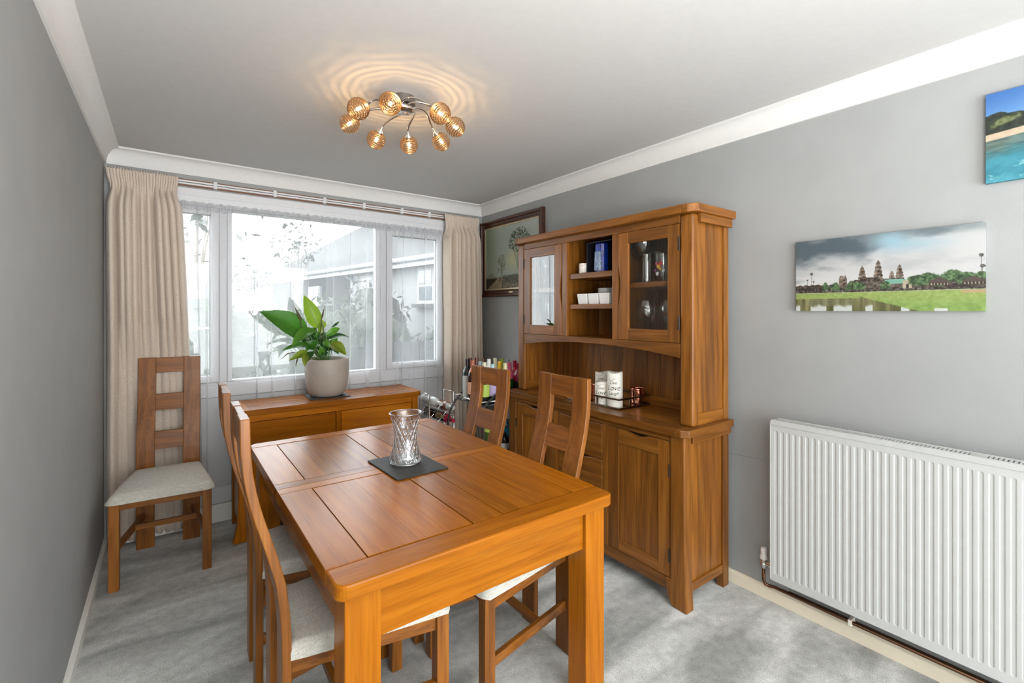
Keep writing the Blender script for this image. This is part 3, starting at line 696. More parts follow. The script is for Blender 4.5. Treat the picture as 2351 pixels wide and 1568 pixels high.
def text_mesh(txt, size):
    cu = bpy.data.curves.new('lettering', 'FONT'); cu.body = txt; cu.size = size; cu.shear = .35; cu.extrude = 0; cu.align_x = 'CENTER'; cu.resolution_u = 3
    o = bpy.data.objects.new('lettering', cu); COL.objects.link(o)
    me = bpy.data.meshes.new_from_object(o.evaluated_get(bpy.context.evaluated_depsgraph_get()))
    bpy.data.objects.remove(o); mb = MB(); mb.v = [tuple(v.co) for v in me.vertices]; mb.f = [tuple(p.vertices) for p in me.polygons]
    bpy.data.meshes.remove(me); return mb
def wrap(mb, r, z0, a0):
    """bends flat lettering round a candle whose front faces angle a0"""
    out = MB(); out.f = mb.f
    out.v = [(r*math.cos(a0-x/r*-1), r*math.sin(a0-x/r*-1), z0+y) for x, y, _ in mb.v]; return out
def candle(label, loc, r, h, words, facing=3.62):
    t = thing('pillar_candle', label, 'candle', loc, 0, 'white printed pillar candles')
    n = 32; mb = MB(); pr_ = [(.0008,0), (r-.002,0), (r,.003), (r,h*.5), (r,h-.006)]
    vs = []; rows = []
    for rr, z in pr_: vs += [(rr*math.cos(2*PI*k/n), rr*math.sin(2*PI*k/n), z) for k in range(n)]
    for rr, dz in ((r-.003, .003), (r-.010, -.004), (r*.5, -.012), (.0008, -.014)):
        vs += [(rr*math.cos(2*PI*k/n), rr*math.sin(2*PI*k/n), h+dz+.005*math.sin(2*2*PI*k/n+h*50)*(1 if rr > r*.6 else 0)) for k in range(n)]
    m = len(pr_)+4
    mb.add(vs, [(i*n+k, i*n+(k+1) % n, (i+1)*n+(k+1) % n, (i+1)*n+k) for i in range(m-1) for k in range(n)])
    obj('wax', mb, WAX, t, smooth=True, W=False)
    obj('wick', MB().tube([(0,0,h-.015), (.001,0,h-.006), (.002,.001,h+.001)], .0012, 5), INK, t, W=False)
    for w, sz, z in words:
        obj('lettering', wrap(text_mesh(w, sz), r+.0004, z, facing), INK, t, W=False, fix=False)
    for z, s in ((words[0][2]+.026, 1), (words[-1][2]-.012, -1)):
        p = [(r+.0006, u) for u in np.linspace(-.030, .020, 14)]
        path = [(rr*math.cos(facing+u/r), rr*math.sin(facing+u/r), z+s*.006*math.sin(u*130)) for rr, u in p]
        obj('flourish', MB().tube(path, .0007, 4), INK, t, W=False)
    return t
candle('tallest white pillar candle printed with black script, at the tray corner', (2.146, 1.866, tzz), .046, .200, (('Live', .028, .134), ('Love', .042, .098), ('Laugh', .028, .070)))
candle('shortest white pillar candle printed with black script, front of the tray', (2.140, 1.962, tzz), .044, .130, (('Live', .024, .092), ('Love', .036, .060), ('Laugh', .022, .036)))
candle('middle-height white pillar candle standing behind the shortest one', (2.240, 2.052, tzz), .046, .172, (('Live', .022, .132), ('Love', .030, .10), ('Laugh', .02, .075)))
HAM = plain('hammered_copper', (.78,.33,.22), .12, metal=1., bump=1., bscale=55)
vt = rim([(.0008,.003), (.036,.001), (.040,.006), (.041,.030), (.0415,.088), (.042,.095)], .002)
glassware('copper_votive', 'round copper votive holder at the near end of the mirrored tray', vt, (2.316, 1.835, tzz), HAM, 32, 'candle holder', 'copper votives on the tray')
glassware('copper_votive', 'round copper votive holder beside the white candles, half behind the chair back', vt, (2.172, 2.105, tzz), HAM, 32, 'candle holder', 'copper votives on the tray')

# ------------------------------------------------------------------ sideboard under the window
sb = thing('sideboard', 'low oak two-drawer sideboard below the window, pot plant on top', 'sideboard', (.965, 3.55, 0), R(.9))
def SB(name, mb, ax, par=None, **k): return obj(name, mb, TBL[ax], par or sb, W=False, **k)
hx, hy = .632, .205
SB('top', MB().prism([(-hx+.02,-hy), (hx-.02,-hy), (hx,-hy+.02), (hx,hy), (-hx,hy), (-hx,-hy+.02)], 'z', .798, .834), 'x', bev=.004)
SB('top_end', MB().box(hx-.075, hx-.001, -hy+.021, hy-.001, .8335, .8345), 'y'); SB('top_end', MB().box(-hx+.001, -hx+.075, -hy+.021, hy-.001, .8335, .8345), 'y')
for s in (-1, 1):
    poly = [(.560,.798), (.612,.798), (.614,.35), (.620,.12), (.646,0), (.556,0), (.548,.03), (.520,.07), (.520,.125), (.560,.125)]
    SB('front_post', MB().prism([(s*x, z) for x, z in poly], 'y', -.185, -.130), 'z', bev=.008)
    SB('rear_post', MB().box(min(s*.612,s*.568), max(s*.612,s*.568), .150, .190, 0, .798), 'z', bev=.003)
    SB('side_panel', MB().box(min(s*.604,s*.590), max(s*.604,s*.590), -.130, .150, .10, .798), 'z')
SB('top_rail', MB().box(-.560, .560, -.182, -.155, .752, .798), 'x', bev=.003)
SB('bottom_rail', MB().box(-.520, .520, -.178, -.155, .075, .128), 'x', bev=.003)
SB('centre_stile', MB().box(-.016, .016, -.182, -.155, .128, .752), 'z', bev=.002)
obj('back_board', MB().box(-.59, .59, .17, .182, .08, .798), VOID, sb, W=False)
obj('carcass', MB().box(-.560, .560, -.155, -.140, .10, .79).box(-.59, .59, -.14, .17, .08, .10), VOID, sb, W=False)
for x0, x1 in ((-.557, -.019), (.019, .557)):
    SB('drawer', MB().box(x0, x1, -.180, -.156, .530, .749), 'x', bev=.004)
    d_ = SB('door', MB().box(x0, x1, -.172, -.156, .131, .526), 'z')
    for nm, q, a in (('door_stile', (x0, x0+.065, .131, .526), 'z'), ('door_stile', (x1-.065, x1, .131, .526), 'z'), ('door_rail', (x0+.065, x1-.065, .131, .195), 'x'), ('door_rail', (x0+.065, x1-.065, .462, .526), 'x')):
        SB(nm, MB().box(q[0], q[1], -.181, -.172, q[2], q[3]), a, d_, bev=.002)

# ------------------------------------------------------------------ pot plant on its slate
sl = obj('slate_mat', MB().box(-.138, .138, -.118, .118, 0, .006), SLATE, bev=.0015); sl.location = (.940, 3.565, .8352); sl.rotation_euler = (0,0,R(-2))
tag(sl, 'dark slate mat under the pot plant on the sideboard', 'mat', 'dark slate mats')
PZ, PX, PY = .8414, .940, 3.565
pl = thing('potted_peace_lily', 'leafy green peace lily in a taupe pot standing below the window', 'plant', (PX, PY, PZ))
POT = plain('taupe_stoneware', (.37,.32,.272), .55, noise=.08, nscale=8)
obj('pot', MB().lathe([(.0008,0), (.095,0), (.112,.006), (.132,.040), (.147,.100), (.152,.17), (.153,.255), (.151,.272), (.146,.272), (.144,.262), (.140,.20), (.10,.19), (.0008,.19)], 48), POT, pl, smooth=True, W=False)
obj('soil', MB().lathe([(.139,.215), (.09,.222), (.0008,.226)], 20), plain('potting_soil', (.02,.014,.01), 1., bump=1, bscale=80), pl, smooth=True, W=False)
LG = [leafmat('leaf_deep_green', (.025,.115,.010), (.06,.20,.014)), leafmat('leaf_bright_green', (.14,.25,.012), (.21,.33,.02), .4), leafmat('leaf_mid_green', (.06,.21,.016), (.12,.30,.025)), leafmat('leaf_dark_green', (.010,.05,.008), (.025,.09,.012), .2), leafmat('leaf_yellow_green', (.22,.27,.02), (.14,.22,.014), .4)]
STEM = plain('leaf_stem', (.08,.20,.03), .5); BUD = plain('spent_flower', (.09,.075,.035), .7)
VEIN = plain('leaf_vein', (.05,.13,.01), .5)
def leaf(base, tip, w, face, mat, curl=.02, side=0.):
    """base, tip: offsets from the pot axis at the rim, (x right, y deep, z up); face: where the upper side looks"""
    b_ = Vector(base); e = Vector(tip); d = e-b_; ln = d.length; t = d.normalized(); f = Vector(face); f = (f-t*f.dot(t)).normalized(); s = t.cross(f)
    nu, nv = 9, 16; mb = MB(); pts = []
    for j in range(nv):
        v = j/(nv-1); hw = w*.5*(math.sin(PI*min(1, v**.80))**.85)*(1.06-.25*v) if 0 < v < 1 else .0004
        c = b_+t*ln*v+f*(curl*math.sin(PI*v))+s*(side*math.sin(PI*v))
        for i in range(nu):
            u = 2*i/(nu-1)-1
            pts.append(c+s*hw*u+f*(.30*hw*abs(u)**1.3+.0016*math.sin(v*60+abs(u)*9)*abs(u)*(1 if w > .06 else .4)))
    mb.grid(pts, nu, nv)
    o = obj('leaf', mb, mat, pl, smooth=True, W=False, fix=False)
    rb = [b_+t*ln*v+f*(curl*math.sin(PI*v)-.0008)+s*(side*math.sin(PI*v)) for v in np.linspace(0, .96, 12)]
    obj('midrib', MB().tube(rb, [.0022*(1-.8*i/11) for i in range(12)], 5), mat if w < .06 else VEIN, o, W=False, fix=False)
    st = Vector((b_.x*.25, b_.y*.4, -.05+.27)); md_ = (st+b_)*.5+Vector((b_.x*.1, 0, .02))
    obj('leaf_stalk', MB().tube([st, md_, b_], .0028, 5), STEM, o, W=False, fix=False)
for b_, e, w, face, mi, cu in (
    ((-.130,.0,.43), (-.446,-.02,.617), .185, (.20,-1,.45), 0, .03), ((-.062,.0,.49), (-.157,.02,.735), .112, (-.1,-1,.15), 1, .015),
    ((-.10,-.07,.49), (-.262,-.11,.372), .10, (-.5,-.8,.7), 2, .03), ((-.09,-.03,.352), (-.316,-.06,.344), .075, (0,-.6,1), 0, .03),
    ((-.135,-.05,.325), (-.276,-.09,.278), .058, (-.1,-1,.6), 4, .02), ((-.125,-.11,.335), (-.190,-.16,.252), .050, (-.6,-1,.2), 3, .01),
    ((-.175,-.13,.325), (-.193,-.175,.238), .046, (-.3,-1,.2), 4, .01), ((.0,.0,.411), (.174,.03,.416), .052, (0,-.7,1), 3, .025),
    ((.0,.02,.435), (.108,.05,.49), .055, (.2,-1,.5), 2, .02), ((.045,.04,.495), (.103,.05,.54), .018, (.2,-1,.3), 3, .01),
    ((.0,-.05,.380), (.112,-.09,.292), .094, (.3,-1,.45), 4, .025), ((-.04,-.05,.40), (-.002,-.08,.352), .055, (.1,-1,.4), 2, .01),
    ((-.043,.02,.455), (-.054,.03,.578), .052, (.3,-1,.1), 1, .01), ((-.117,.0,.44), (-.072,.02,.502), .048, (0,-1,.2), 3, .01),
    ((-.125,.0,.385), (-.178,.03,.430), .060, (-.2,-1,.6), 3, .015), ((-.056,-.02,.347), (.022,-.03,.402), .060, (.1,-1,.3), 3, .01),
    ((-.09,-.03,.352), (-.168,-.05,.402), .075, (-.2,-1,.4), 0, .02), ((-.013,.02,.343), (.076,.04,.372), .048, (.2,-1,.6), 0, .015),
    ((-.071,.02,.377), (-.004,.03,.436), .055, (.1,-1,.3), 3, .01), ((-.055,-.06,.303), (-.068,-.08,.372), .048, (0,-1,.1), 2, .01),
    ((-.019,.03,.49), (-.036,.03,.556), .048, (.4,-1,.1), 4, .01), ((-.08,.05,.38), (-.14,.12,.46), .08, (-.2,-.8,.7), 3, .02),
    ((-.03,.06,.38), (.05,.14,.45), .08, (.2,-.6,.8), 0, .02), ((-.02,-.02,.30), (-.09,-.04,.365), .055, (-.1,-1,.5), 3, .01), ((-.01,-.01,.33), (.045,-.03,.385), .05, (.2,-1,.5), 3, .01), ((-.08,-.01,.40), (-.02,-.02,.455), .05, (.1,-1,.3), 3, .012),
    ((-.05,.01,.42), (-.10,.01,.475), .055, (-.2,-1,.3), 0, .01), ((.02,.02,.36), (.085,.02,.415), .05, (.2,-1,.6), 2, .012), ((-.11,-.04,.37), (-.165,-.07,.335), .055, (-.2,-1,.7), 0, .015), ((-.03,-.05,.33), (-.045,-.08,.285), .045, (0,-1,.4), 3, .01), ((.03,-.03,.345), (.065,-.06,.30), .05, (.2,-1,.5), 0, .012),
    ((-.06,.06,.33), (-.19,.13,.36), .08, (0,-.5,1), 3, .03), ((.0,.05,.33), (.11,.10,.34), .07, (.1,-.5,1), 3, .03)):
    leaf(b_, e, w, face, LG[mi], cu)
def flower(path, r0, r1, k):
    p = [Vector(q) for q in path]; o = obj('flower_stem', MB().tube([Vector((-.03,0,.22)), p[0]*.6+Vector((-.012,0,.09))]+p[:-1], .0032, 6), STEM if k else BUD, pl, smooth=True, W=False, fix=False)
    a, b_ = p[-2], p[-1]; d = b_-a
    obj('flower_bud', MB().tube([a-d*.45, a-d*.15, a+d*.15, a+d*.55, b_], [.003, r0, r1, r1*.5, .0006], 8), BUD, o, smooth=True, W=False, fix=False)
flower([(-.160,-.03,.43), (-.179,-.03,.49), (-.185,-.03,.533), (-.199,-.03,.586), (-.231,-.03,.655)], .010, .009, 0)
flower([(-.055,-.03,.46), (-.050,-.03,.509), (-.047,-.03,.553), (-.038,-.03,.594), (-.024,-.03,.656)], .007, .006, 0)
obj('flower_stem', MB().tube([(-.035,-.02,.22), (-.032,-.03,.40), (-.032,-.03,.486), (-.035,-.03,.520)], .003, 6), BUD, pl, W=False)
obj('withered_tip', MB().tube([(-.22,-.03,.33), (-.27,-.03,.322), (-.29,-.03,.306), (-.312,-.03,.286)], [.002,.004,.003,.001], 6), BUD, pl, W=False)
obj('withered_tip', MB().tube([(-.205,-.05,.30), (-.217,-.05,.268), (-.222,-.05,.248), (-.222,-.05,.228)], [.0015,.005,.004,.0008], 6), BUD, pl, W=False)

# ------------------------------------------------------------------ slate and cut-glass vase on the table
sl2 = obj('slate_mat', MB().box(-.118, .118, -.153, .153, 0, .006), SLATE, bev=.0015); sl2.location = (.846, 1.922, TZ+.0002); sl2.rotation_euler = (0,0,R(2.5))
tag(sl2, 'dark rectangular slate mat under the glass vase on the dining table', 'mat', 'dark slate mats')
def vase():
    n, m = 112, 96; H = .222; key = [(0,.061), (.012,.068), (.03,.067), (.07,.056), (.11,.0505), (.15,.0515), (.185,.058), (.207,.066), (.222,.071)]
    zs = [k[0] for k in key]; rs = [k[1] for k in key]
    def rad(z):
        for i in range(len(zs)-1):
            if zs[i] <= z <= zs[i+1]:
                t = (z-zs[i])/(zs[i+1]-zs[i]); t = t*t*(3-2*t)*.5+t*.5; return rs[i]+(rs[i+1]-rs[i])*t
        return rs[-1]
    mb = MB(); vs = [(0,0,0)]; rings = []
    def ring(f): 
        s = len(vs); vs.extend(f(2*PI*k/n) for k in range(n)); rings.append(s)
    ring(lambda a: (.055*math.cos(a), .055*math.sin(a), 0))
    for i in range(m):
        z = .002+(H-.002)*i/(m-1); r0 = rad(z); env = min(1, max(0, (z-.008)/.012))*min(1, max(0, (.205-z)/.012))
        def f(a, z=z, r0=r0, env=env):
            u = 7*a+z*62; v = 7*a-z*62
            g = max(abs(math.cos(u)), abs(math.cos(v)))
            r = r0-.0055*env*(1-g)*2.0
            return (r*math.cos(a), r*math.sin(a), z)
        ring(f)
    ring(lambda a: (.0685*math.cos(a), .0685*math.sin(a), H+.001))
    for i in range(m//4):
        z = H-(H-.016)*i/(m//4-1); r0 = rad(z)-.0065
        ring(lambda a, z=z, r0=r0: (r0*math.cos(a), r0*math.sin(a), z))
    ring(lambda a: (.012*math.cos(a), .012*math.sin(a), .013))
    fs = [(0, 1+(k+1) % n, 1+k) for k in range(n)]
    for a, b_ in zip(rings, rings[1:]): fs += [(a+k, a+(k+1) % n, b_+(k+1) % n, b_+k) for k in range(n)]
    fs.append(tuple(rings[-1]+k for k in range(n)))
    mb.v = vs; mb.f = fs; return mb
va = obj('vase', vase(), thin_glass('pressed_crystal_thin', (.94,.95,.95), .16, .03), smooth=True); va.location = (.848, 1.942, TZ+.0064)
RIDGE = thin_glass('cut_glass_ridge', (.90,.91,.91), .42, .08)
def vrad(z):
    key = [(0,.061), (.012,.068), (.03,.067), (.07,.056), (.11,.0505), (.15,.0515), (.185,.058), (.207,.066), (.222,.071)]
    for (a, r0), (b_, r1) in zip(key, key[1:]):
        if a <= z <= b_:
            t = (z-a)/(b_-a); t = t*t*(3-2*t)*.5+t*.5; return r0+(r1-r0)*t
    return .07
rg = MB()
for k in range(14):
    for s_ in (1, -1):
        p = []
        for i in range(30):
            z = .012+.188*i/29; a = 2*PI*k/14+s_*z*62/7+.22; p.append(((vrad(z)+.0002)*math.cos(a), (vrad(z)+.0002)*math.sin(a), z))
        rg.tube(p, .0011, 4)
rg.tube([(.0712*math.cos(2*PI*k/48), .0712*math.sin(2*PI*k/48), .222) for k in range(48)], .0016, 6, closed=True)
rg.tube([(.0655*math.cos(2*PI*k/48), .0655*math.sin(2*PI*k/48), .006) for k in range(48)], .0028, 6, closed=True)
obj('cut_pattern', rg, RIDGE, va, smooth=True, W=False, fix=False)
tag(va, 'clear cut-glass vase with criss-cross pattern, on the slate mat', 'vase')

# ------------------------------------------------------------------ ceiling light
LX, LY = .899, 2.085
lt = thing('ceiling_light', 'eight-arm chrome ceiling light with lit spiral-wire globes', 'ceiling light', (LX, LY, ZC))
obj('canopy', MB().lathe([(.0008,ZC-.0005), (.056,ZC-.0005), (.056,ZC-.034), (.053,ZC-.037), (.0008,ZC-.037)], 40, (LX,LY,0)), NICKEL, lt, smooth=False)
obj('arm_plate', MB().lathe([(.0008,ZC-.037), (.034,ZC-.038), (.048,ZC-.046), (.050,ZC-.060), (.042,ZC-.068), (.0008,ZC-.070)], 40, (LX,LY,0)), CHROME, lt, smooth=True)
wire = MB(); turns, per = 11, 28; pth = []
for i in range(turns*per+1):
    t = i/(turns*per); ph = math.radians(16)+(PI-math.radians(24))*t; a = 2*PI*turns*t
    pth.append((.0455*math.sin(ph)*math.cos(a), .0455*math.sin(ph)*math.sin(a), .0455*math.cos(ph)))
wire.tube(pth, .0018, 5)
WIRE = plain('bronzed_wire', (.62,.40,.22), .25, metal=1.)
first = {}
def shared(nm, mb, mat, par, Mx, smooth=True):
    if nm not in first:
        o = obj(nm, mb, mat, par, W=False, smooth=smooth, fix=False); first[nm] = o
    else:
        o = first[nm].copy(); COL.objects.link(o); o.parent = par
    o.matrix_local = Mx; return o
glb = MB().lathe([(.0442*math.sin(math.radians(14+k*(166/16))), .0442*math.cos(math.radians(14+k*(166/16)))) for k in range(17)], 24)
blb = MB().lathe([(.0008,.013), (.005,.012), (.0072,.007), (.0072,-.007), (.005,-.012), (.0008,-.013)], 12)
fil = MB().lathe([(.0004,.0034), (.0020,.0028), (.0020,-.0028), (.0004,-.0034)], 8)
hold = MB().lathe([(.004,.082), (.006,.078), (.008,.060), (.017,.052), (.019,.044), (.018,.040), (.010,.038)], 20)
for k in range(8):
    th = math.radians((16,60,100,152,196,234,287,325)[k]); d = Vector((math.cos(th), math.sin(th), 0))
    ax = Vector((d.x*.76, d.y*.76, -.65)).normalized()             # the globe hangs out and down
    C = d*.246+Vector((0,0,-.138))
    top = C-ax*.080
    path = []
    for i in range(19):
        t = i/18; a = th-math.radians(62)*(1-t)**1.6; rr = .036+(Vector((top.x, top.y)).length-.036)*t
        z = -.056+.022*math.sin(PI*t)+(top.z+.056)*t**1.8
        path.append(Vector((rr*math.cos(a), rr*math.sin(a), z)))
    path[-1] = top
    arm = obj('arm', MB().tube(path, .0052, 8), CHROME, lt, smooth=True, W=False, fix=False)
    Mx = Matrix.Translation(C) @ along(-ax).to_4x4()
    shared('lamp_holder', hold, CHROME, arm, Mx); shared('spiral_globe', wire, WIRE, arm, Mx)
    shared('glass_globe', glb, AMBER, arm, Mx); shared('bulb', blb, CAPS, arm, Mx); shared('filament', fil, BULB, arm, Mx)

# ------------------------------------------------------------------ radiator
rd = thing('radiator', 'white ribbed panel radiator on the grey wall below the canvas prints', 'radiator', (2.38, .33, .168))
ry1, ry0, rz0, rz1, rx = 1.056, -.42, .168, .934, 2.330
pitch = .0267; npan = int((ry1-ry0-.03)/pitch); yst = ry1-.0135
ys = [ry1]; 
for k in range(npan+1):
    yc = yst-.011-pitch*k
    for q in (-.0082, -.0073, -.0060, -.0050, -.0025, 0, .0025, .0050, .0060, .0073, .0082): ys.append(yc+q)
ys.append(ry0); ys = sorted(set(ys))
zs = [rz0, rz0+.030]+[rz0+.034+.018*i/12 for i in range(13)]+[rz0+.30, rz1-.25]+[rz1-.062+.018*i/12 for i in range(13)]+[rz1-.018, rz1]
def depth(y, z):
    k = round((yst-.011-y)/pitch); yc = yst-.011-pitch*k; d = abs(y-yc)
    if k < 0 or k > npan: return 0
    zl, zh = rz0+.036, rz1-.046
    a = min(1, max(0, (.0074-d)/.0022)); rd_ = .0074-math.sqrt(max(0., .0074**2-d*d))
    # rounded ends
    b_ = min(1, max(0, (z-zl-rd_)/.0035))*min(1, max(0, (zh-rd_-z)/.0035))
    return .0018*a*b_
mb = MB(); mb.grid([(rx+depth(y, z), y, z) for z in zs for y in ys], len(ys), len(zs))
sharp(obj('front_panel', mb, RADW, rd), 1.0)
ed = MB(); ed.box(rx+.0005, rx+.008, ry0, ry1, rz1, rz1+.004); ed.box(rx-.003, rx+.0, ry0, ry1, rz1-.020, rz1+.002)
obj('top_edge', ed, RADW, rd, bev=.0012)
obj('side_cover', MB().box(rx-.002, 2.428, ry1+.0005, ry1+.004, rz0+.004, rz1-.002), RADW, rd, bev=.001)
obj('rear_panel', MB().box(2.414, 2.424, ry0, ry1, rz0+.004, rz1-.006), RADW, rd)
gr = MB(); n = int((ry1-ry0)/.0125)
for i in range(n):
    y = ry1-.012-.0125*i
    if y < ry0+.01: break
    if .335 < y < .365: continue
    gr.box(rx+.012, 2.410, y-.0042, y+.0042, rz1-.006, rz1-.003)
gr.box(rx+.008, rx+.013, ry0, ry1, rz1-.008, rz1+.001); gr.box(2.409, 2.414, ry0, ry1, rz1-.008, rz1+.001)
gr.box(rx+.013, 2.409, .336, .364, rz1-.006, rz1-.002)
obj('top_grille', gr, RADW, rd)
obj('inner_fins', MB().box(2.350, 2.352, ry0, ry1-.01, rz0+.02, rz1-.03).box(2.398, 2.400, ry0, ry1-.01, rz0+.02, rz1-.03), plain('grey_fins', (.25,.25,.24), .7), rd)
bk = MB().box(2.424, XR-.0005, .90, .93, .30, .80); bk.box(2.424, XR-.0005, -.2, -.17, .30, .80)
obj('wall_bracket', bk, RADW, rd)
vx, vy = 2.392, 1.118
vl = thing('radiator_valve', 'chrome radiator valve with a white cap at the radiator corner', 'valve', (vx, vy, .15))
obj('cap', MB().lathe([(.0008,.276), (.012,.276), (.0145,.270), (.0135,.246), (.0165,.236), (.0165,.222), (.0008,.221)], 20, (vx,vy,0)), plain('white_plastic', (.85,.83,.82), .4), vl, smooth=False)
bo = MB().lathe([(.0008,.221), (.0125,.221), (.0125,.204), (.015,.200), (.015,.188), (.011,.184), (.011,.178), (.0008,.176)], 16, (vx,vy,0)); bo.lathe([(.0008,0), (.009,0), (.009,.028), (.014,.030), (.014,.046), (.009,.048), (.009,.0570), (.0008,.058)], 12, (vx,vy,.203), along((0,-1,0)))
obj('body', bo, CHROME, vl)
pp = thing('copper_pipe', 'old copper pipe running under the radiator from its valve', 'pipe', (2.40, .3, .09))
c = [(vx, vy, .178), (vx, vy, .115), (vx+.004, vy-.006, .098), (vx+.012, vy-.020, .092), (vx+.014, vy-.045, .096), (vx+.010, vy-.075, .098), (vx+.010, vy-.12, .098), (vx+.010, ry0, .098)]
obj('tail_pipe', MB().tube(c, .0078, 12), PIPE, pp, smooth=True, fix=False)
obj('pipe_shadow_line', MB().tube([(XR-.0165, 1.02, .083), (XR-.0165, ry0, .083)], .0075, 12), PIPE, pp, smooth=True, fix=False)  # shadow line along the wall behind the pipe, built as a dark tube
for y in (.753, -.1): obj('pipe_clip', MB().box(vx-.004, XR-.019, y-.007, y+.007, .085, .112), plain('white_clip', (.75,.70,.60), .5), pp, bev=.002)

# ------------------------------------------------------------------ prints on the right wall, painted dot by dot onto their canvases
def srgb(c):
    c = np.clip(np.asarray(c, float), 0, 1); return np.where(c <= .04045, c/12.92, ((c+.055)/1.055)**2.4)
def fbm(u, v, seed, sx, sy, oct=4):
    r = np.random.default_rng(seed); out = np.zeros_like(u); amp = 1.; tot = 0
    for o in range(oct):
        gx, gy = int(sx*2**o)+2, int(sy*2**o)+2; g = r.random((gy+1, gx+1))
        X = np.clip(u, 0, .9999)*(gx-1); Y = np.clip(v, 0, .9999)*(gy-1); i = X.astype(int); j = Y.astype(int); fx_ = X-i; fy_ = Y-j
        fx_ = fx_*fx_*(3-2*fx_); fy_ = fy_*fy_*(3-2*fy_)
        out += amp*((g[j,i]*(1-fx_)+g[j,i+1]*fx_)*(1-fy_)+(g[j+1,i]*(1-fx_)+g[j+1,i+1]*fx_)*fy_); tot += amp; amp *= .5
    return out/tot
def mixc(img, mask, col):
    m = np.clip(mask, 0, 1)[..., None]; return img*(1-m)+np.asarray(col)*m
def ss(a, b, x):
    t = np.clip((x-a)/(b-a), 0, 1); return t*t*(3-2*t)
VC = None
def print_mat(name, rough=.6):
    m, t, b = nt(name); a = N(t, 'ShaderNodeVertexColor'); a.layer_name = 'print'; lk(t, a.outputs[0], b.inputs['Base Color']); b.inputs['Roughness'].default_value = rough; return m
def picture(name, x, ya, yb, za, zb, img, par, ink, mat):
    """ya is the picture's left edge as one faces the right wall"""
    h, w, _ = img.shape; mb = MB()
    pts = [(x, ya+(yb-ya)*i/(w-1), zb+(za-zb)*j/(h-1)) for j in range(h) for i in range(w)]
    mb.grid(pts, w, h); o = obj(name, mb, mat, par, smooth=True, fix=False)
    ca = o.data.color_attributes.new('print', 'FLOAT_COLOR', 'POINT')
    lin = np.ones((h*w, 4), np.float32); lin[:, :3] = srgb(img.reshape(-1, 3))*ink; ca.data.foreach_set('color', lin.ravel()); return o
PRINT = print_mat('printed_canvas')
def uv(w, h): 
    return np.meshgrid(np.linspace(0, 1, w), np.linspace(0, 1, h))
# 1: temple towers across a lawn and a pool under a cloudy sky
u, v = uv(400, 200); AS = .645/.33
sky = np.zeros(u.shape+(3,)); cl = fbm(u, v*1.1, 3, 4, 5, 5); wob = fbm(u, v, 8, 7, 6, 4)
dark = 1-ss(.22, .48, v+.55*(u-.15)+.5*(cl-.5))
sky = np.array((.80,.80,.80))*np.ones_like(sky); sky = mixc(sky, ss(.45,.75,cl)*.5, (.66,.68,.69)); sky = mixc(sky, dark, (.32,.38,.41)); sky = mixc(sky, dark*ss(.5,.7,wob)*.7, (.50,.53,.55))
blue = np.exp(-((u-.56)/.10)**2-((v-.10)/.13)**2)+.6*np.exp(-((u-.72)/.14)**2-((v-.18)/.08)**2); sky = mixc(sky, blue*.9, (.62,.76,.82)); sky = mixc(sky, np.exp(-((v-.02)/.06)**2)*ss(.55,.75,u)*.55, (.47,.53,.54))
img = mixc(sky, ss(.42,.60,v)*.45*(1-dark), (.86,.86,.86)); tex = fbm(u, v, 21, 90, 50, 3); tx2 = fbm(u, v, 22, 45, 26, 3)
stone = np.array((.42,.37,.32))[None,None]+(tex[...,None]-.5)*.75
def put(mask, colour): 
    global img
    m = np.clip(mask, 0, 1)[..., None]; img = img*(1-m)+colour*m
# far galleries
top = .635+.006*np.sin(u*160)+.02*(tx2-.5); put((v > top)*(v < .745)*1., np.array((.27,.23,.20))+(tex[...,None]-.5)*.55)
put((np.sin(u*330) > .25)*(v > .675)*(v < .715)*(u < .30)*.8, np.array((.12,.10,.09)))
for c, wd_, tp, bt, hw in ((.500,.062,.345,.66,1), (.412,.058,.405,.66,1), (.612,.052,.415,.64,1), (.572,.040,.490,.62,1), (.300,.048,.520,.68,.0)):
    hgt = np.clip((v-tp)/(bt-tp), 0, 1); prof_ = wd_*.5*np.sqrt(np.clip(hgt, 0, 1))*(1-.12*(np.sin(hgt*38) > .2)) if hw else wd_*.5*(.75+.25*ss(0,.3,hgt))
    msk = (np.abs(u-c) < prof_)*(v > tp)*(v < bt); put(msk*1., stone*(.80+.25*(np.sin(hgt*38) > 0)[...,None])); put(msk*(u < c-.004)*.35, np.array((.66,.58,.48)))
put((np.abs(u-.50) < .135)*(v > .585)*(v < .70)*1., stone*.8); put((np.abs(u-.45) < .05)*(v > .56)*(v < .6)*1., stone*.7)
put((u > .535)*(u < .645)*(v > .595+.25*(u-.59)**2*10)*(v < .655)*1., np.array((.48,.68,.60)))
put((np.abs(u-.650) < .022)*(v > .62)*(v < .72)*1., np.array((.72,.67,.58))); put((np.abs(u-.652) < .007)*(v > .665)*(v < .72)*1., np.array((.12,.10,.09)))
for c, w_, t_ in ((.70,.05,.555), (.755,.055,.535), (.80,.045,.58), (.86,.05,.52), (.93,.06,.555), (.985,.04,.56), (.195,.02,.60), (.255,.03,.615), (.355,.035,.60), (.395,.035,.625), (.54,.03,.62), (.33,.02,.65)):
    d_ = ((u-c)/w_)**2+((v-(t_+.07))/.075)**2+.9*(tx2-.5); put((1-ss(.7,1.05,d_))*(v < .72), np.array((.25,.35,.22))+(tex[...,None]-.45)*np.array((.55,.6,.45)))
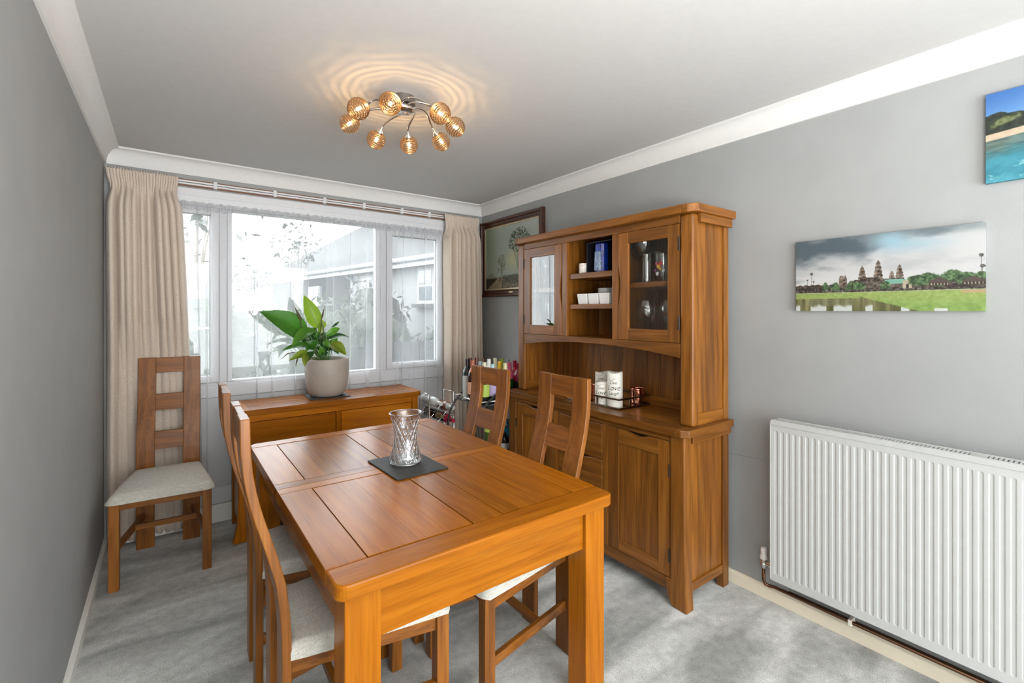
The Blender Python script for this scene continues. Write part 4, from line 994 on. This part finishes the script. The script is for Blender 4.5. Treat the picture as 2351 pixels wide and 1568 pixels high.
for c, w_ in ((.80,.045), (.955,.05)):
    put((np.abs(u-c) < w_)*(v > .60+.9*np.abs(u-c))*(v < .66)*1., np.array((.33,.27,.25))); put((np.abs(u-c) < w_)*(v > .66)*(v < .695)*1., np.array((.20,.17,.15))); put((np.abs(u-c) < w_)*(v > .665)*(v < .69)*(np.sin(u*420) > .4)*1., np.array((.68,.62,.52)))
put((v > .715)*(v < .745)*.8, np.array((.22,.19,.16))+(tex[...,None]-.4)*.7)
for c, zc, r_ in ((.105,.475,.020), (.078,.56,.012), (.118,.585,.011), (.985,.365,.020), (.99,.49,.022)):
    d_ = ((u-c)*AS)**2+(v-zc)**2; put((d_ < r_**2)*(.55+.9*(tex-.35)), np.array((.20,.19,.17)))
    put((np.abs(u-c) < .0018)*(v > zc)*(v < .72)*.8, np.array((.25,.22,.19)))
put((np.abs(u-.355) < .004)*(v > .62)*(v < .80)*1., np.array((.22,.18,.14)))
gl_ = ss(.742,.756,v); put(gl_, np.array((.58,.66,.36))+(tex[...,None]-.5)*.14); put(gl_*ss(.8,.95,v), np.array((.52,.64,.33))+(tx2[...,None]-.5)*.16)
bank = .805+.02*(u < .4)+np.clip(u-.40, 0, 1)*.62+.012*(tx2-.5)
wt = ss(0, .012, v-bank)*(u < .72); rf = np.array((.42,.42,.26))[None,None]+(fbm(u, v*.3, 31, 40, 4, 3)[...,None]-.5)*np.array((.5,.45,.4)); put(wt, rf)
for a, b_ in ((.0,.03), (.10,.20), (.245,.355), (.43,.47), (.62,.66)): put(wt*(u > a)*(u < b_)*ss(.90,.955,v+.05*(tx2-.5)), np.array((.80,.82,.80)))
put(wt*(u > .08)*(u < .36)*(np.sin(v*260) > .3)*(v < .92)*.35, np.array((.72,.74,.70))); put((u > .78)*(u < .84)*(v > .965)*1., np.array((.8,.82,.8)))
put((u > .90)*(v > .755)*(v < .785)*.9, np.array((.72,.60,.47)))
cvA = thing('canvas_print', 'wide canvas print of temple towers under a cloudy sky, above the radiator', 'canvas print', (2.445, .662, 1.625), 0, 'canvas prints on the right wall')
xA = 2.433; picture('print', xA, .986, .341, 1.460, 1.790, np.clip(img, 0, 1), cvA, .70, PRINT)
def wrap_edges(par, x, ya, yb, za, zb, img, name):
    h, w, _ = img.shape
    for nm, P, C_ in (('near_edge', [(x, yb), (XR-.001, yb)], img[:, -1]), ('far_edge', [(x, ya), (XR-.001, ya)], img[:, 0])):
        mb = MB(); mb.grid([(p[0], p[1], zb+(za-zb)*j/(h-1)) for j in range(h) for p in P], 2, h); o = obj('wrapped_edge', mb, PRINT, par, fix=False)
        ca = o.data.color_attributes.new('print', 'FLOAT_COLOR', 'POINT'); a = np.ones((h*2, 4), np.float32); a[:, :3] = np.repeat(srgb(C_*.92)*.70, 2, axis=0); ca.data.foreach_set('color', a.ravel())
    for z, C_ in ((zb, img[0]), (za, img[-1])):
        mb = MB(); mb.grid([(q, ya+(yb-ya)*i/(w-1), z) for q in (x, XR-.001) for i in range(w)], w, 2); o = obj('wrapped_edge', mb, PRINT, par, fix=False)
        ca = o.data.color_attributes.new('print', 'FLOAT_COLOR', 'POINT'); a = np.ones((w*2, 4), np.float32); a[:, :3] = np.tile(srgb(C_*.92)*.70, (2, 1)); ca.data.foreach_set('color', a.ravel())
wrap_edges(cvA, xA, .986, .341, 1.460, 1.790, np.clip(img, 0, 1), 'a')
# 2: beach, dark trees and clear shallow water (only its left part is in the photograph)
u, v = uv(220, 150); tex = fbm(u, v, 41, 50, 40, 3); big = fbm(u, v, 42, 8, 8, 4)
img = np.array((.24,.45,.72))*np.ones(u.shape+(3,)); img = mixc(img, ss(0,.45,v+.25*u), (.45,.64,.84))
tl = .22-.02*u+np.clip(u-.08, 0, 1)*.55+.10*(fbm(u, v, 43, 16, 14, 3)-.5); put(ss(0,.012,v-tl)*(u < .62), np.array((.13,.17,.12))+(tex[...,None]-.5)*.22)
d_ = ((u-.10)/.08)**2+((v-.33-.45*(.1-u))/.05)**2+2.2*(fbm(u, v, 47, 22, 20, 3)-.5); put((1-ss(.1,1.1,d_))*.8, np.array((.52,.55,.36))+(tex[...,None]-.5)*.3)
sl_ = v+.13*u; put(ss(.455,.463,sl_), np.array((.80,.72,.62))+(tex[...,None]-.5)*.08)
wv = ss(.528,.536,sl_); deep = ss(.53,.85,sl_); put(wv, np.array((.33,.42,.40))+(fbm(u, v*1.0, 44, 10, 50, 3)[...,None]-.5)*.35); put(wv*ss(.58,.80,sl_+.22*u+.15*(big-.5)), np.array((.22,.55,.62))+(big[...,None]-.5)*.25)
w2 = fbm(u, v, 45, 14, 12, 4)
for a, b_, s_, q in ((.93,-.50,.7,.0), (1.05,-.62,.55,.3), (1.16,-.55,.6,.6), (1.30,-.8,.5,.9)): put(wv*np.exp(-((v-(a+b_*u+.035*np.sin(u*26+q*9)+.16*(w2-.5)))/.0055)**2)*s_*ss(.66,.76,v)*ss(.35,.5,w2+.2*np.sin(u*40+q*20)), np.array((.66,.86,.86)))
put(wv*ss(.52,.7,fbm(u, v, 46, 12, 60, 3))*ss(.80,.60,v)*.5, np.array((.45,.50,.45)))
cvB = thing('canvas_print', 'canvas print of a blue beach and shallow turquoise water, upper right of the wall', 'canvas print', (2.445, .1, 2.09), 0, 'canvas prints on the right wall')
picture('print', 2.433, .339, -.15, 1.931, 2.259, np.clip(img, 0, 1), cvB, .70, PRINT); wrap_edges(cvB, 2.433, .339, -.15, 1.931, 2.259, np.clip(img, 0, 1), 'b')
# 3: framed landscape in the corner
u, v = uv(180, 140); tex = fbm(u, v, 51, 60, 50, 3); big = fbm(u, v, 52, 6, 6, 3); fine = fbm(u, v, 54, 80, 60, 2)
img = np.array((.62,.66,.61))*np.ones(u.shape+(3,)); img = mixc(img, ss(.35,0,u)*ss(.9,.2,v)*.7, (.47,.54,.42)); img = mixc(img, np.exp(-((u-.55)/.12)**2-((v-.55)/.14)**2)*.7, (.78,.76,.56)); img = mixc(img, ss(.8,0,v)*ss(.5,1,u)*.6, (.73,.76,.74))
def tree(cx, cy, rx_, ry_, tw, base, col, dens):
    d_ = ((u-cx)/rx_)**2+((v-cy)/ry_)**2; hole = np.exp(-((u-cx+.01)/(rx_*.20))**2-((v-cy-.06)/(ry_*.45))**2)*.5
    put((d_ < 1+.5*(big-.5))*ss(dens, dens+.10, fine-.10*d_*.8+.05-hole*.3)*.9, np.array(col)); put((np.abs(u-cx) < tw)*(v > cy)*(v < base)*.9, np.array(col))
    for a in (-.9, -.45, .4, .85): put((np.abs((u-cx)-a*(base-.1-v)*.30) < tw*.35)*(v > cy-ry_*.5)*(v < base-.1)*.7, np.array(col))
tree(.66, .27, .20, .19, .012, .86, (.25,.30,.20), .42); tree(.33, .60, .085, .15, .007, .82, (.42,.45,.34), .47)
put(((v > .76+.03*np.sin(u*40)+.05*(big-.5))*(u < .22)*.5), np.array((.42,.45,.32)))
put(ss(.80,.815,v-.02*np.sin(u*9)), np.array((.55,.50,.40))+(tex[...,None]-.5)*.2)
put(ss(.815,.83,v+.0*u)*(v < 1.02-.75*u)*(u < .30)*.95, np.array((.20,.19,.13))+(tex[...,None]-.5)*.15)
put(ss(.775,.80,v+.06*(fine-.5))*(u > .33)*ss(.0,.05,u-.30-.12*(1-v))*.95, np.array((.28,.29,.22))+(fine[...,None]-.45)*.5); put((u > .36)*ss(.88,.93,v)*.6, np.array((.50,.44,.36))+(fine[...,None]-.5)*.6)
put((np.abs(u-.295) < .010)*(v > .80)*(v < .872)*1., np.array((.12,.11,.09)))
fp = thing('framed_painting', 'dark wood framed landscape painting with bare trees, in the corner behind the dresser', 'framed painting', (2.44, 3.32, 1.95))
MAHO = plain('mahogany_frame', (.055,.017,.008), .3, coat=.4, noise=.3, nscale=40); GILT = plain('gilt_slip', (.60,.50,.34), .4, metal=.6)
fy0, fy1, fz0, fz1 = 2.862, 3.797, 1.592, 2.303
def bar(nm, prof_, axis, a0, a1): return obj(nm, MB().prism(prof_, axis, a0, a1), MAHO, fp, bev=.002)
W_ = .062
def mould(side):
    # stepped moulding section: (offset from outer edge, distance off the wall)
    return [(0,0), (0,.030), (.010,.036), (.022,.034), (.030,.022), (.046,.020), (.052,.026), (.060,.022), (.062,.012), (.062,0)]
for y, s in ((fy0, 1), (fy1, -1)):
    obj('frame_bar', MB().prism([(XR-.0006-d, y+s*o_) for o_, d in mould(0)], 'z', fz0, fz1), MAHO, fp)
for z, s in ((fz0, 1), (fz1, -1)):
    obj('frame_bar', MB().prism([(XR-.0006-d*.99, z+s*o_) for o_, d in mould(0)], 'y', fy0+.003, fy1-.003), MAHO, fp)
sp = MB(); a0, a1, b0, b1, sx = fy0+W_, fy1-W_, fz0+W_, fz1-W_, XR-.016
sp.box(sx, XR-.006, a0, a0+.012, b0, b1); sp.box(sx, XR-.006, a1-.012, a1, b0, b1); sp.box(sx, XR-.006, a0+.012, a1-.012, b0, b0+.012); sp.box(sx, XR-.006, a0+.012, a1-.012, b1-.012, b1)
obj('slip', sp, GILT, fp); picture('painting', XR-.010, a1-.008, a0+.008, b0+.008, b1-.008, np.clip(img, 0, 1), fp, .95, PRINT)
obj('title_plate', MB().box(XR-.0235, XR-.0195, 3.28, 3.335, fz0+.030, fz0+.044), BRASS, fp)

# ------------------------------------------------------------------ bottles
BOT = {'wine': [(.0008,0), (.034,0), (.0375,.004), (.0375,.185), (.035,.205), (.022,.232), (.0150,.248), (.0142,.290), (.0155,.291), (.0155,.300), (.0008,.300)],
       'spirit': [(.0008,0), (.034,0), (.0372,.005), (.0372,.150), (.0355,.168), (.024,.190), (.0150,.200), (.0140,.235), (.0008,.236)],
       'flask': [(.0008,0), (.044,0), (.050,.006), (.050,.10), (.046,.125), (.024,.160), (.0150,.172), (.0150,.200), (.0008,.201)]}
def shape(kind, H):
    p = BOT[kind]; k = H/p[-1][1]; return [(r, z*k) for r, z in p]
def rad_at(pr_, z):
    for (r0, z0), (r1, z1) in zip(pr_, pr_[1:]):
        if z0 <= z <= z1 and z1 > z0: return r0+(r1-r0)*(z-z0)/(z1-z0)
    return pr_[-2][0]
mats = {}
def cmat(c, rough=.35, coat=.2):
    k = (c, rough)
    if k not in mats: mats[k] = plain('colour_%d' % len(mats), c, rough, coat=coat)
    return mats[k]
def bottle(label, kind, H, loc, glass, cap, label_col, capz=.74, axis=None, lab=(.18,.5), group='bottles on the drinks trolley'):
    t = thing('bottle', label, 'bottle', loc, 0, group); pr_ = shape(kind, H); Mx = along(axis) if axis else None
    obj('body', MB().lathe(pr_, 20, (0,0,0), Mx), cmat(glass, .08, .6), t, smooth=True, W=False, fix=False)
    if cap:
        z0 = H*capz; pts = sorted({z0, *[z for r, z in pr_ if z > z0], H}); cp = [(rad_at(pr_, z)+.0009, z) for z in pts if z < H-.0005]+[(rad_at(pr_, H-.002)+.0009, H+.0012), (.0008, H+.0012)]
        obj('cap', MB().lathe(cp, 18, (0,0,0), Mx), cmat(cap, .3), t, smooth=False, W=False, fix=False)
    if label_col:
        a, b_ = lab[0]*H, lab[1]*H; r = max(rad_at(pr_, a), rad_at(pr_, b_))+.0008
        obj('paper_label', MB().lathe([(r, a), (r, b_)], 20, (0,0,0), Mx), cmat(label_col, .6), t, smooth=True, W=False, fix=False)
    return t
# drinks trolley: two black hoops, chrome-railed shelves
TX, TS, TL = 2.07, .775, .385
tro = thing('drinks_trolley', 'round-framed black and chrome drinks trolley full of bottles, in the corner by the curtain', 'drinks trolley', (TX, 3.01, 0))
hoopR, hz = .312, .560
for y in (2.815, 3.222):
    obj('hoop', MB().tube([(TX+hoopR*math.cos(2*PI*k/48), y, hz+hoopR*math.sin(2*PI*k/48)) for k in range(48)], .0085, 10, closed=True), BLACKM, tro, smooth=True, fix=False)
    for s in (-1, 1):
        obj('leg', MB().tube([(TX+s*.17, y, hz-.264), (TX+s*.205, y, .040)], .008, 8), BLACKM, tro, smooth=True, fix=False)
        obj('castor', MB().lathe([(.0008,-.009), (.020,-.009), (.0225,-.006), (.0225,.006), (.020,.009), (.0008,.009)], 16, (TX+s*.205, y, .0225), along((1,0,0))), BLACKM, tro)
for z, hw in ((TS, .252), (TL, .252)):
    obj('shelf', MB().box(TX-hw, TX+hw, 2.828, 3.209, z-.008, z), plain('smoked_glass_shelf', (.08,.085,.09), .08, coat=.5), tro, bev=.001)
    for y in (2.8235, 3.2135):
        obj('shelf_rail', MB().tube([(TX-hw, y, z+.022), (TX+hw, y, z+.022)], .0055, 8), CHROME, tro, smooth=True, fix=False)
    for s in (-1, 1): obj('shelf_rail', MB().tube([(TX+s*hw, 2.8235, z+.022), (TX+s*hw, 3.2135, z+.022)], .0055, 8), CHROME, tro, smooth=True, fix=False)
for p, q in (((1.93,2.832,.77), (2.12,2.832,.56)), ((1.88,2.832,.66), (2.12,2.832,.56)), ((2.24,2.832,.74), (2.12,2.832,.56))):
    obj('brace', MB().tube([p, q], .005, 8), CHROME, tro, smooth=True, fix=False)
K, DR, GN, AM, CL, WH = (.008,.008,.009), (.06,.008,.008), (.012,.07,.018), (.16,.055,.012), (.55,.58,.57), (.78,.77,.72)
Z = TS+.0004
for a in (
    ('tall black wine bottle with a clear-grey lower half, at the hoop end of the trolley', 'wine', 0.312, (1.862, 3.100), CL, K, (.02,.02,.022), .60, (.60,.62)),
    ('bottle with dark red capsule behind the black bottle', 'wine', 0.311, (1.929, 3.170), (.03,.012,.01), DR, None),
    ('bottle with an orange-red checked capsule', 'wine', 0.306, (1.861, 3.020), (.03,.012,.01), (.42,.10,.035), (.6,.3,.2)),
    ('bottle with maroon cap, rear row behind the pale blue cap', 'wine', 0.318, (1.940, 3.090), DR, (.10,.012,.012), None),
    ('bottle with pale blue-grey cap above the chair back', 'spirit', 0.305, (1.885, 2.949), CL, (.40,.52,.56), (.5,.58,.6)),
    ('brown bottle with dark amber neck, rear row', 'wine', 0.302, (2.040, 3.150), AM, (.11,.05,.02), None),
    ('dark bottle with cream capsule and lime green label, seen through the chair back', 'spirit', 0.305, (1.875, 2.876), K, (.70,.64,.46), (.42,.58,.10)),
    ('white-topped clear bottle with silver stopper', 'wine', 0.304, (2.037, 3.060), CL, (.72,.74,.70), None),
    ('dark bottle with light teal capsule and lilac label, seen through the chair back', 'spirit', 0.287, (1.950, 2.880), K, (.38,.58,.60), (.45,.36,.58)),
    ('bottle with a cream neck and black stopper, rear row', 'wine', 0.297, (2.159, 3.150), K, (.70,.66,.48), None),
    ('bottle with bright yellow capsule', 'wine', 0.291, (2.077, 2.970), (.25,.16,.02), (.72,.42,.01), (.7,.45,.05)),
    ('bottle with green and yellow top, behind the yellow capsule', 'wine', 0.299, (2.168, 3.070), GN, (.20,.30,.02), None),
    ('bottle with butter-cream cap beside the pink foil', 'wine', 0.286, (2.067, 2.880), GN, (.72,.62,.36), (.75,.7,.5)),
    ('bottle with blue-grey cap behind the pink foil', 'wine', 0.286, (2.244, 3.090), CL, (.35,.45,.50), None),
    ('green wine bottle with pink foil neck', 'wine', 0.280, (2.159, 2.950), (.010,.10,.012), (.62,.10,.20), None, .55),
    ('dark wine bottle with bright crimson foil neck beside the dresser', 'wine', 0.286, (2.231, 2.980), K, (.42,.006,.035), None, .52),
    ('dark wine bottle with deep red foil neck, closest to the dresser', 'wine', 0.279, (2.184, 2.870), K, (.24,.004,.03), None, .52)):
    lab, kd, H, (x, y), g_, cp_, lc = a[:7]; cz_ = a[7] if len(a) > 7 else .72
    bottle(lab, kd, H, (x, y, Z), g_, cp_, lc, cz_, None, a[8] if len(a) > 8 else (.18,.48))
Z2 = TL+.0004
for a in (('square-shouldered bottle with a bright blue label on the lower trolley shelf', 'spirit', .215, (2.175, 2.99), (.02,.25,.38), (.02,.14,.20), (.03,.40,.58), .74, (.45,.72)),
          ('white round flask with cork stopper on the lower trolley shelf', 'flask', .105, (2.175, 2.892), (.72,.71,.69), (.42,.28,.16), None, .84, (.2,.4)),
          ('dark bottle with lime label on the lower trolley shelf', 'spirit', .240, (1.985, 2.98), (.05,.10,.02), K, (.42,.58,.10), .80, (.62,.79)),
          ('dark bottle with lilac label on the lower trolley shelf', 'spirit', .238, (2.085, 2.99), K, K, (.45,.36,.58), .80, (.50,.76)),
          ('small dark bottle at the front of the lower trolley shelf', 'spirit', .15, (2.06, 2.88), K, K, (.5,.5,.5), .75, (.2,.5)),
          ('small clear bottle with white cap at the front of the lower trolley shelf', 'spirit', .14, (1.97, 2.885), CL, WH, None, .78, (.2,.5))):
    bottle(a[0], a[1], a[2], (*a[3], Z2), *a[4:7], a[7], None, a[8], 'bottles on the lower trolley shelf')
# wine rack: wavy chrome wires holding bottles with their necks towards the table
wr = thing('wine_rack', 'chrome wire wine rack standing between the sideboard and the curtain', 'wine rack', (1.765, 3.42, 0))
rows = [(1.712, .735), (1.818, .682), (1.735, .632), (1.822, .580), (1.714, .528), (1.818, .476), (1.712, .424)]
for y in (3.335, 3.50):
    for s in (1.655, 1.875): obj('post', MB().tube([(s, y, 0), (s, y, .800)], .005, 8), CHROME, wr, smooth=True, fix=False)
    for zc in (.692, .640, .588, .536, .484, .432):
        obj('wavy_wire', MB().tube([(1.655+.22*i/30, y, zc-.004-.018*math.cos(2*PI*(1.655+.22*i/30-1.713)/.105*.5*(2))*(1 if int(round((.692-zc)/.052)) % 2 == 0 else -1)) for i in range(31)], .003, 6), CHROME, wr, smooth=True, fix=False)
for s in (1.655, 1.875):
    for z in (.80, .60, .20): obj('side_wire', MB().tube([(s, 3.335, z), (s, 3.50, z)], .004, 6), CHROME, wr, smooth=True, fix=False)
nk = (0, -1, 0)
for lab, (x, z), g_, cp_, lc, cz_, lz in (
    ('wine bottle of pale frosted glass with silver cap, topmost in the wire rack', (1.712, .735), (.52,.54,.52), (.55,.56,.55), (.74,.75,.74), .72, (.02,.12)),
    ('amber brown wine bottle with silver cap, lying to the curtain side of the rack', (1.818, .690), (.22,.075,.03), (.55,.57,.55), None, .74, (.2,.5)),
    ('black wine bottle with gold neck and white band, second in the rack', (1.722, .634), (.006,.006,.007), (.15,.11,.05), (.62,.56,.60), .76, (.05,.14)),
    ('wine bottle with crimson foil neck, low on the curtain side of the rack', (1.820, .588), (.03,.008,.012), (.36,.01,.04), (.5,.1,.1), .66, (.2,.5)),
    ('wine bottle with turquoise foil neck just above the table edge', (1.735, .530), (.02,.05,.05), (.12,.50,.50), (.3,.6,.6), .55, (.1,.4))):
    bottle(lab, 'wine', .30, (x, 3.545, z), g_, cp_, lc, cz_, nk, lz, 'bottles in the wire wine rack')

# ------------------------------------------------------------------ outside: garden and neighbouring bungalow
grass = plain('lawn', (.03,.04,.018), .95, noise=.3, nscale=3)
struct('garden_ground', MB().box(-30, 40, YB+.2, 70, -.45, -.35), grass)
bung = thing('bungalow', 'white rendered neighbouring bungalow with grey roof, seen through the window', 'house', (5, 9.7, -.35))
A = Vector((5, 9.7, 0)); dv = Vector((-.1426, .9898, 0)); nv_ = Vector((.9898, .1426, 0))
def hp(t, s, z): 
    q = A+dv*t+nv_*s; return (q.x, q.y, z)
def hbox(t0, t1, s0, s1, z0, z1):
    return MB().add([hp(t0,s0,z0), hp(t1,s0,z0), hp(t1,s1,z0), hp(t0,s1,z0), hp(t0,s0,z1), hp(t1,s0,z1), hp(t1,s1,z1), hp(t0,s1,z1)], [(0,3,2,1),(4,5,6,7),(0,1,5,4),(1,2,6,5),(2,3,7,6),(3,0,4,7)])
RENDER = plain('white_render', (.24,.24,.236), .9, noise=.06, nscale=6); STONEW = plain('grey_pebbledash', (.04,.039,.035), .95, noise=.35, nscale=9)
TILE = plain('grey_roof_tiles', (.042,.041,.040), .9, noise=.28, nscale=7); OUTW = plain('white_painted_timber', (.32,.32,.32), .5); GLS = plain('dark_window_glass', (.10,.12,.13), .1, coat=.6)
obj('wall', hbox(-8, 4.2, 0, 8, -.35, 2.72), RENDER, bung); obj('rear_wing', hbox(4.2, 12.4, .35, 8, -.35, 2.72), STONEW, bung)
ev, rg = 2.70, 5.75
T0, T1, S0, S1_ = -8.5, 12.9, -.35, 8.4; sm = (S0+S1_)/2
for nm, q in (('roof_slope', [hp(T0,S0,ev), hp(T1,S0,ev), hp(8.6,sm,rg), hp(T0,sm,rg)]), ('roof_hip', [hp(T1,S0,ev), hp(T1,S1_,ev), hp(8.6,sm,rg)]), ('roof_slope', [hp(T0,S1_,ev), hp(T1,S1_,ev), hp(8.6,sm,rg), hp(T0,sm,rg)])):
    n_ = len(q); dn = [(x, y, z-.12) for x, y, z in q]
    obj(nm, MB().add(q+dn, [tuple(range(n_)), tuple(range(2*n_-1, n_-1, -1))]+[(i, (i+1) % n_, n_+(i+1) % n_, n_+i) for i in range(n_)]), TILE, bung)
obj('fascia', hbox(T0, T1, S0-.02, S0+.03, ev-.20, ev-.02), OUTW, bung)
obj('gutter', MB().tube([hp(T0, S0-.08, ev-.03), hp(T1, S0-.08, ev-.03)], .06, 8), OUTW, bung)
obj('downpipe', MB().tube([hp(4.25, S0-.05, ev-.08), hp(4.25, -.02, ev-.35), hp(4.25, -.04, -.3)], .04, 8), OUTW, bung)
obj('chimney', hbox(6.2, 7.5, sm-.5, sm+.5, 5.0, 7.3), RENDER, bung)
def hwin(t0, t1, z0, z1):
    f = obj('window', hbox(t0-.09, t1+.09, -.06, .02, z0-.09, z1+.09), OUTW, bung)
    zm = (z0+z1)/2
    for a, b_ in ((z0, zm-.03), (zm+.03, z1)):
        for c_, d_ in ((t0, (t0+t1)/2-.02), ((t0+t1)/2+.02, t1)): obj('pane', hbox(c_, d_, -.075, -.06, a, b_), GLS, f)
    obj('window_sill', hbox(t0-.2, t1+.2, -.16, -.06, z0-.18, z0-.09), STONEW, f)
hwin(.10, .62, 1.72, 2.42); hwin(3.0, 3.5, 1.65, 2.36); hwin(6.6, 7.4, 1.3, 2.2)
def shrub(name, label, c, rad, n, size, col, seed, cat='shrub', trunk=None, group=None):
    t = thing(name, label, cat, c, 0, group); r = np.random.default_rng(seed)
    p = r.normal(size=(n, 3)); p /= np.linalg.norm(p, axis=1)[:, None]; p *= (r.random(n)**.45)[:, None]; p *= np.array(rad)
    lump = 1+.25*np.sin(p[:, 0]*5/rad[0]+seed)*np.cos(p[:, 2]*4/rad[2]); p *= lump[:, None]; p[:, 2] += rad[2]*(1 if trunk is None else 0)+(trunk or 0)
    V = []; Fs = []
    for i in range(n):
        a = r.normal(size=3); a /= np.linalg.norm(a); b = np.cross(a, r.normal(size=3)); b /= np.linalg.norm(b); s = size*(.6+.8*r.random())
        k = len(V); V += [tuple(p[i]-a*s), tuple(p[i]+b*s*.4), tuple(p[i]+a*s), tuple(p[i]-b*s*.4)]; Fs.append((k, k+1, k+2, k+3))
    mb = MB(); mb.v = V; mb.f = Fs
    o = obj('foliage', mb, leafmat(name+'_leaf_%d' % seed, tuple(x*.12 for x in col), tuple(min(1, x*.24) for x in col), .2), t, W=False, fix=False); o['kind'] = 'stuff'
    if trunk is None:
        co = MB(); nn, mm = 20, 12; pts = []
        for j in range(mm):
            ph = PI*j/(mm-1)
            for i in range(nn+1):
                a = 2*PI*i/nn; q = .80+.13*math.sin(3*a+seed)*math.sin(2*ph)+.07*math.sin(7*a+2*ph*3)
                pts.append((rad[0]*q*math.sin(ph)*math.cos(a), rad[1]*q*math.sin(ph)*math.sin(a), rad[2]*(1+q*math.cos(ph))))
        co.grid(pts, nn+1, mm)
        obj('inner_foliage', co, plain('inner_leaf_%d' % seed, tuple(x*.14 for x in col), 1., noise=.7, nscale=9), t, smooth=True, W=False)
    st = MB()
    H_ = trunk or rad[2]
    st.tube([(0,0,0), (.02*rad[0],0,H_*.5), (.05*rad[0],0,H_)], [.05*rad[0]+.02, .035*rad[0]+.012, .02*rad[0]], 7)
    for q in range(6):
        a = q*1.1+seed; st.tube([(0,0,H_*.45), (rad[0]*.35*math.cos(a), rad[1]*.35*math.sin(a), H_*.8+rad[2]*.1), (rad[0]*.75*math.cos(a), rad[1]*.75*math.sin(a), H_+rad[2]*(.1+.12*q))], [.02*rad[0]+.01, .012*rad[0]+.005, .004], 5)
    obj('stem', st, plain('bark_%d' % seed, (.16,.13,.10), .9), t, W=False); return t
G0 = -.35
shrub('garden_tree', 'tall loose-branched tree beyond the narrow left window light', (.35, 9.5, G0), (.9,.9,1.0), 150, .09, (.22,.27,.18), 3, 'tree', 3.5)
shrub('garden_tree', 'thin tree with open twiggy crown rising above the bungalow hip', (3.2, 15.5, G0), (.7,.7,1.0), 150, .10, (.20,.25,.18), 5, 'tree', 3.9)
shrub('garden_tree', 'small distant tree on the skyline left of the bungalow', (2.15, 17.8, G0), (.8,.8,.6), 150, .10, (.24,.28,.22), 6, 'tree', 2.9)
shrub('long_hedge', 'long hedge across the far end of the garden', (-.2, 13.2, G0), (5.2,.8,.82), 2600, .12, (.13,.18,.10), 21, 'hedge')
ob = thing('outbuilding', 'low grey outbuilding roof beyond the narrow left window light', 'outbuilding', (-1.6, 15.5, G0))
obj('wall', MB().box(-4, .95, 14.6, 17, G0, 1.75), STONEW, ob); obj('roof', MB().prism([(14.3, 1.72), (17.3, 1.72), (15.9, 2.55), (15.7, 2.55)], 'x', -4.2, 1.1), TILE, ob)
shrub('garden_shrub', 'broad dark shrub filling the bottom of the narrow left window light', (.0, 7.2, G0), (1.5,.9,1.05), 1500, .09, (.11,.18,.07), 7)
shrub('garden_shrub', 'leafy shrub behind the upright net curtain folds, below the far tree', (1.5, 7.6, G0), (1.2,.9,.98), 1400, .085, (.15,.23,.10), 9)
shrub('garden_shrub', 'large pale shrub hiding the bungalow side wall, behind the pot plant', (2.75, 8.4, G0), (1.25,1.0,1.0), 1700, .085, (.16,.21,.12), 11)
shrub('garden_shrub', 'shrub against the downpipe end of the bungalow', (3.75, 10.2, G0), (.85,.8,1.25), 1300, .08, (.17,.17,.13), 13)
shrub('garden_hedge', 'clipped green hedge along the white bungalow wall', (4.85, 8.3, G0), (.45,1.7,.86), 2400, .06, (.16,.27,.08), 15, 'hedge')
shrub('flower_bush', 'low bush with pale blossoms near the right-hand window light', (3.0, 5.9, G0), (.7,.5,.55), 900, .05, (.20,.24,.17), 17)
shrub('flower_bush', 'low bush with white blossom spikes behind the sideboard end of the net curtain', (1.05, 5.6, G0), (.55,.4,.60), 700, .05, (.30,.33,.26), 19)
fe = thing('garden_fence', 'grey timber fence across the garden behind the flower bushes', 'fence', (3.4, 6.9, G0))
for i in range(22):
    x = 2.35+.15*i; obj('fence_board', MB().box(x, x+.14, 6.88, 6.90, G0, .98), plain('weathered_board', (.04,.039,.038), .9), fe) if i == 0 else None
    if i:
        b0 = [c for c in fe.children if c.name.startswith('fence_board')][0]; cc = b0.copy(); COL.objects.link(cc); cc.parent = fe; cc.location = (.15*i, 0, 0)
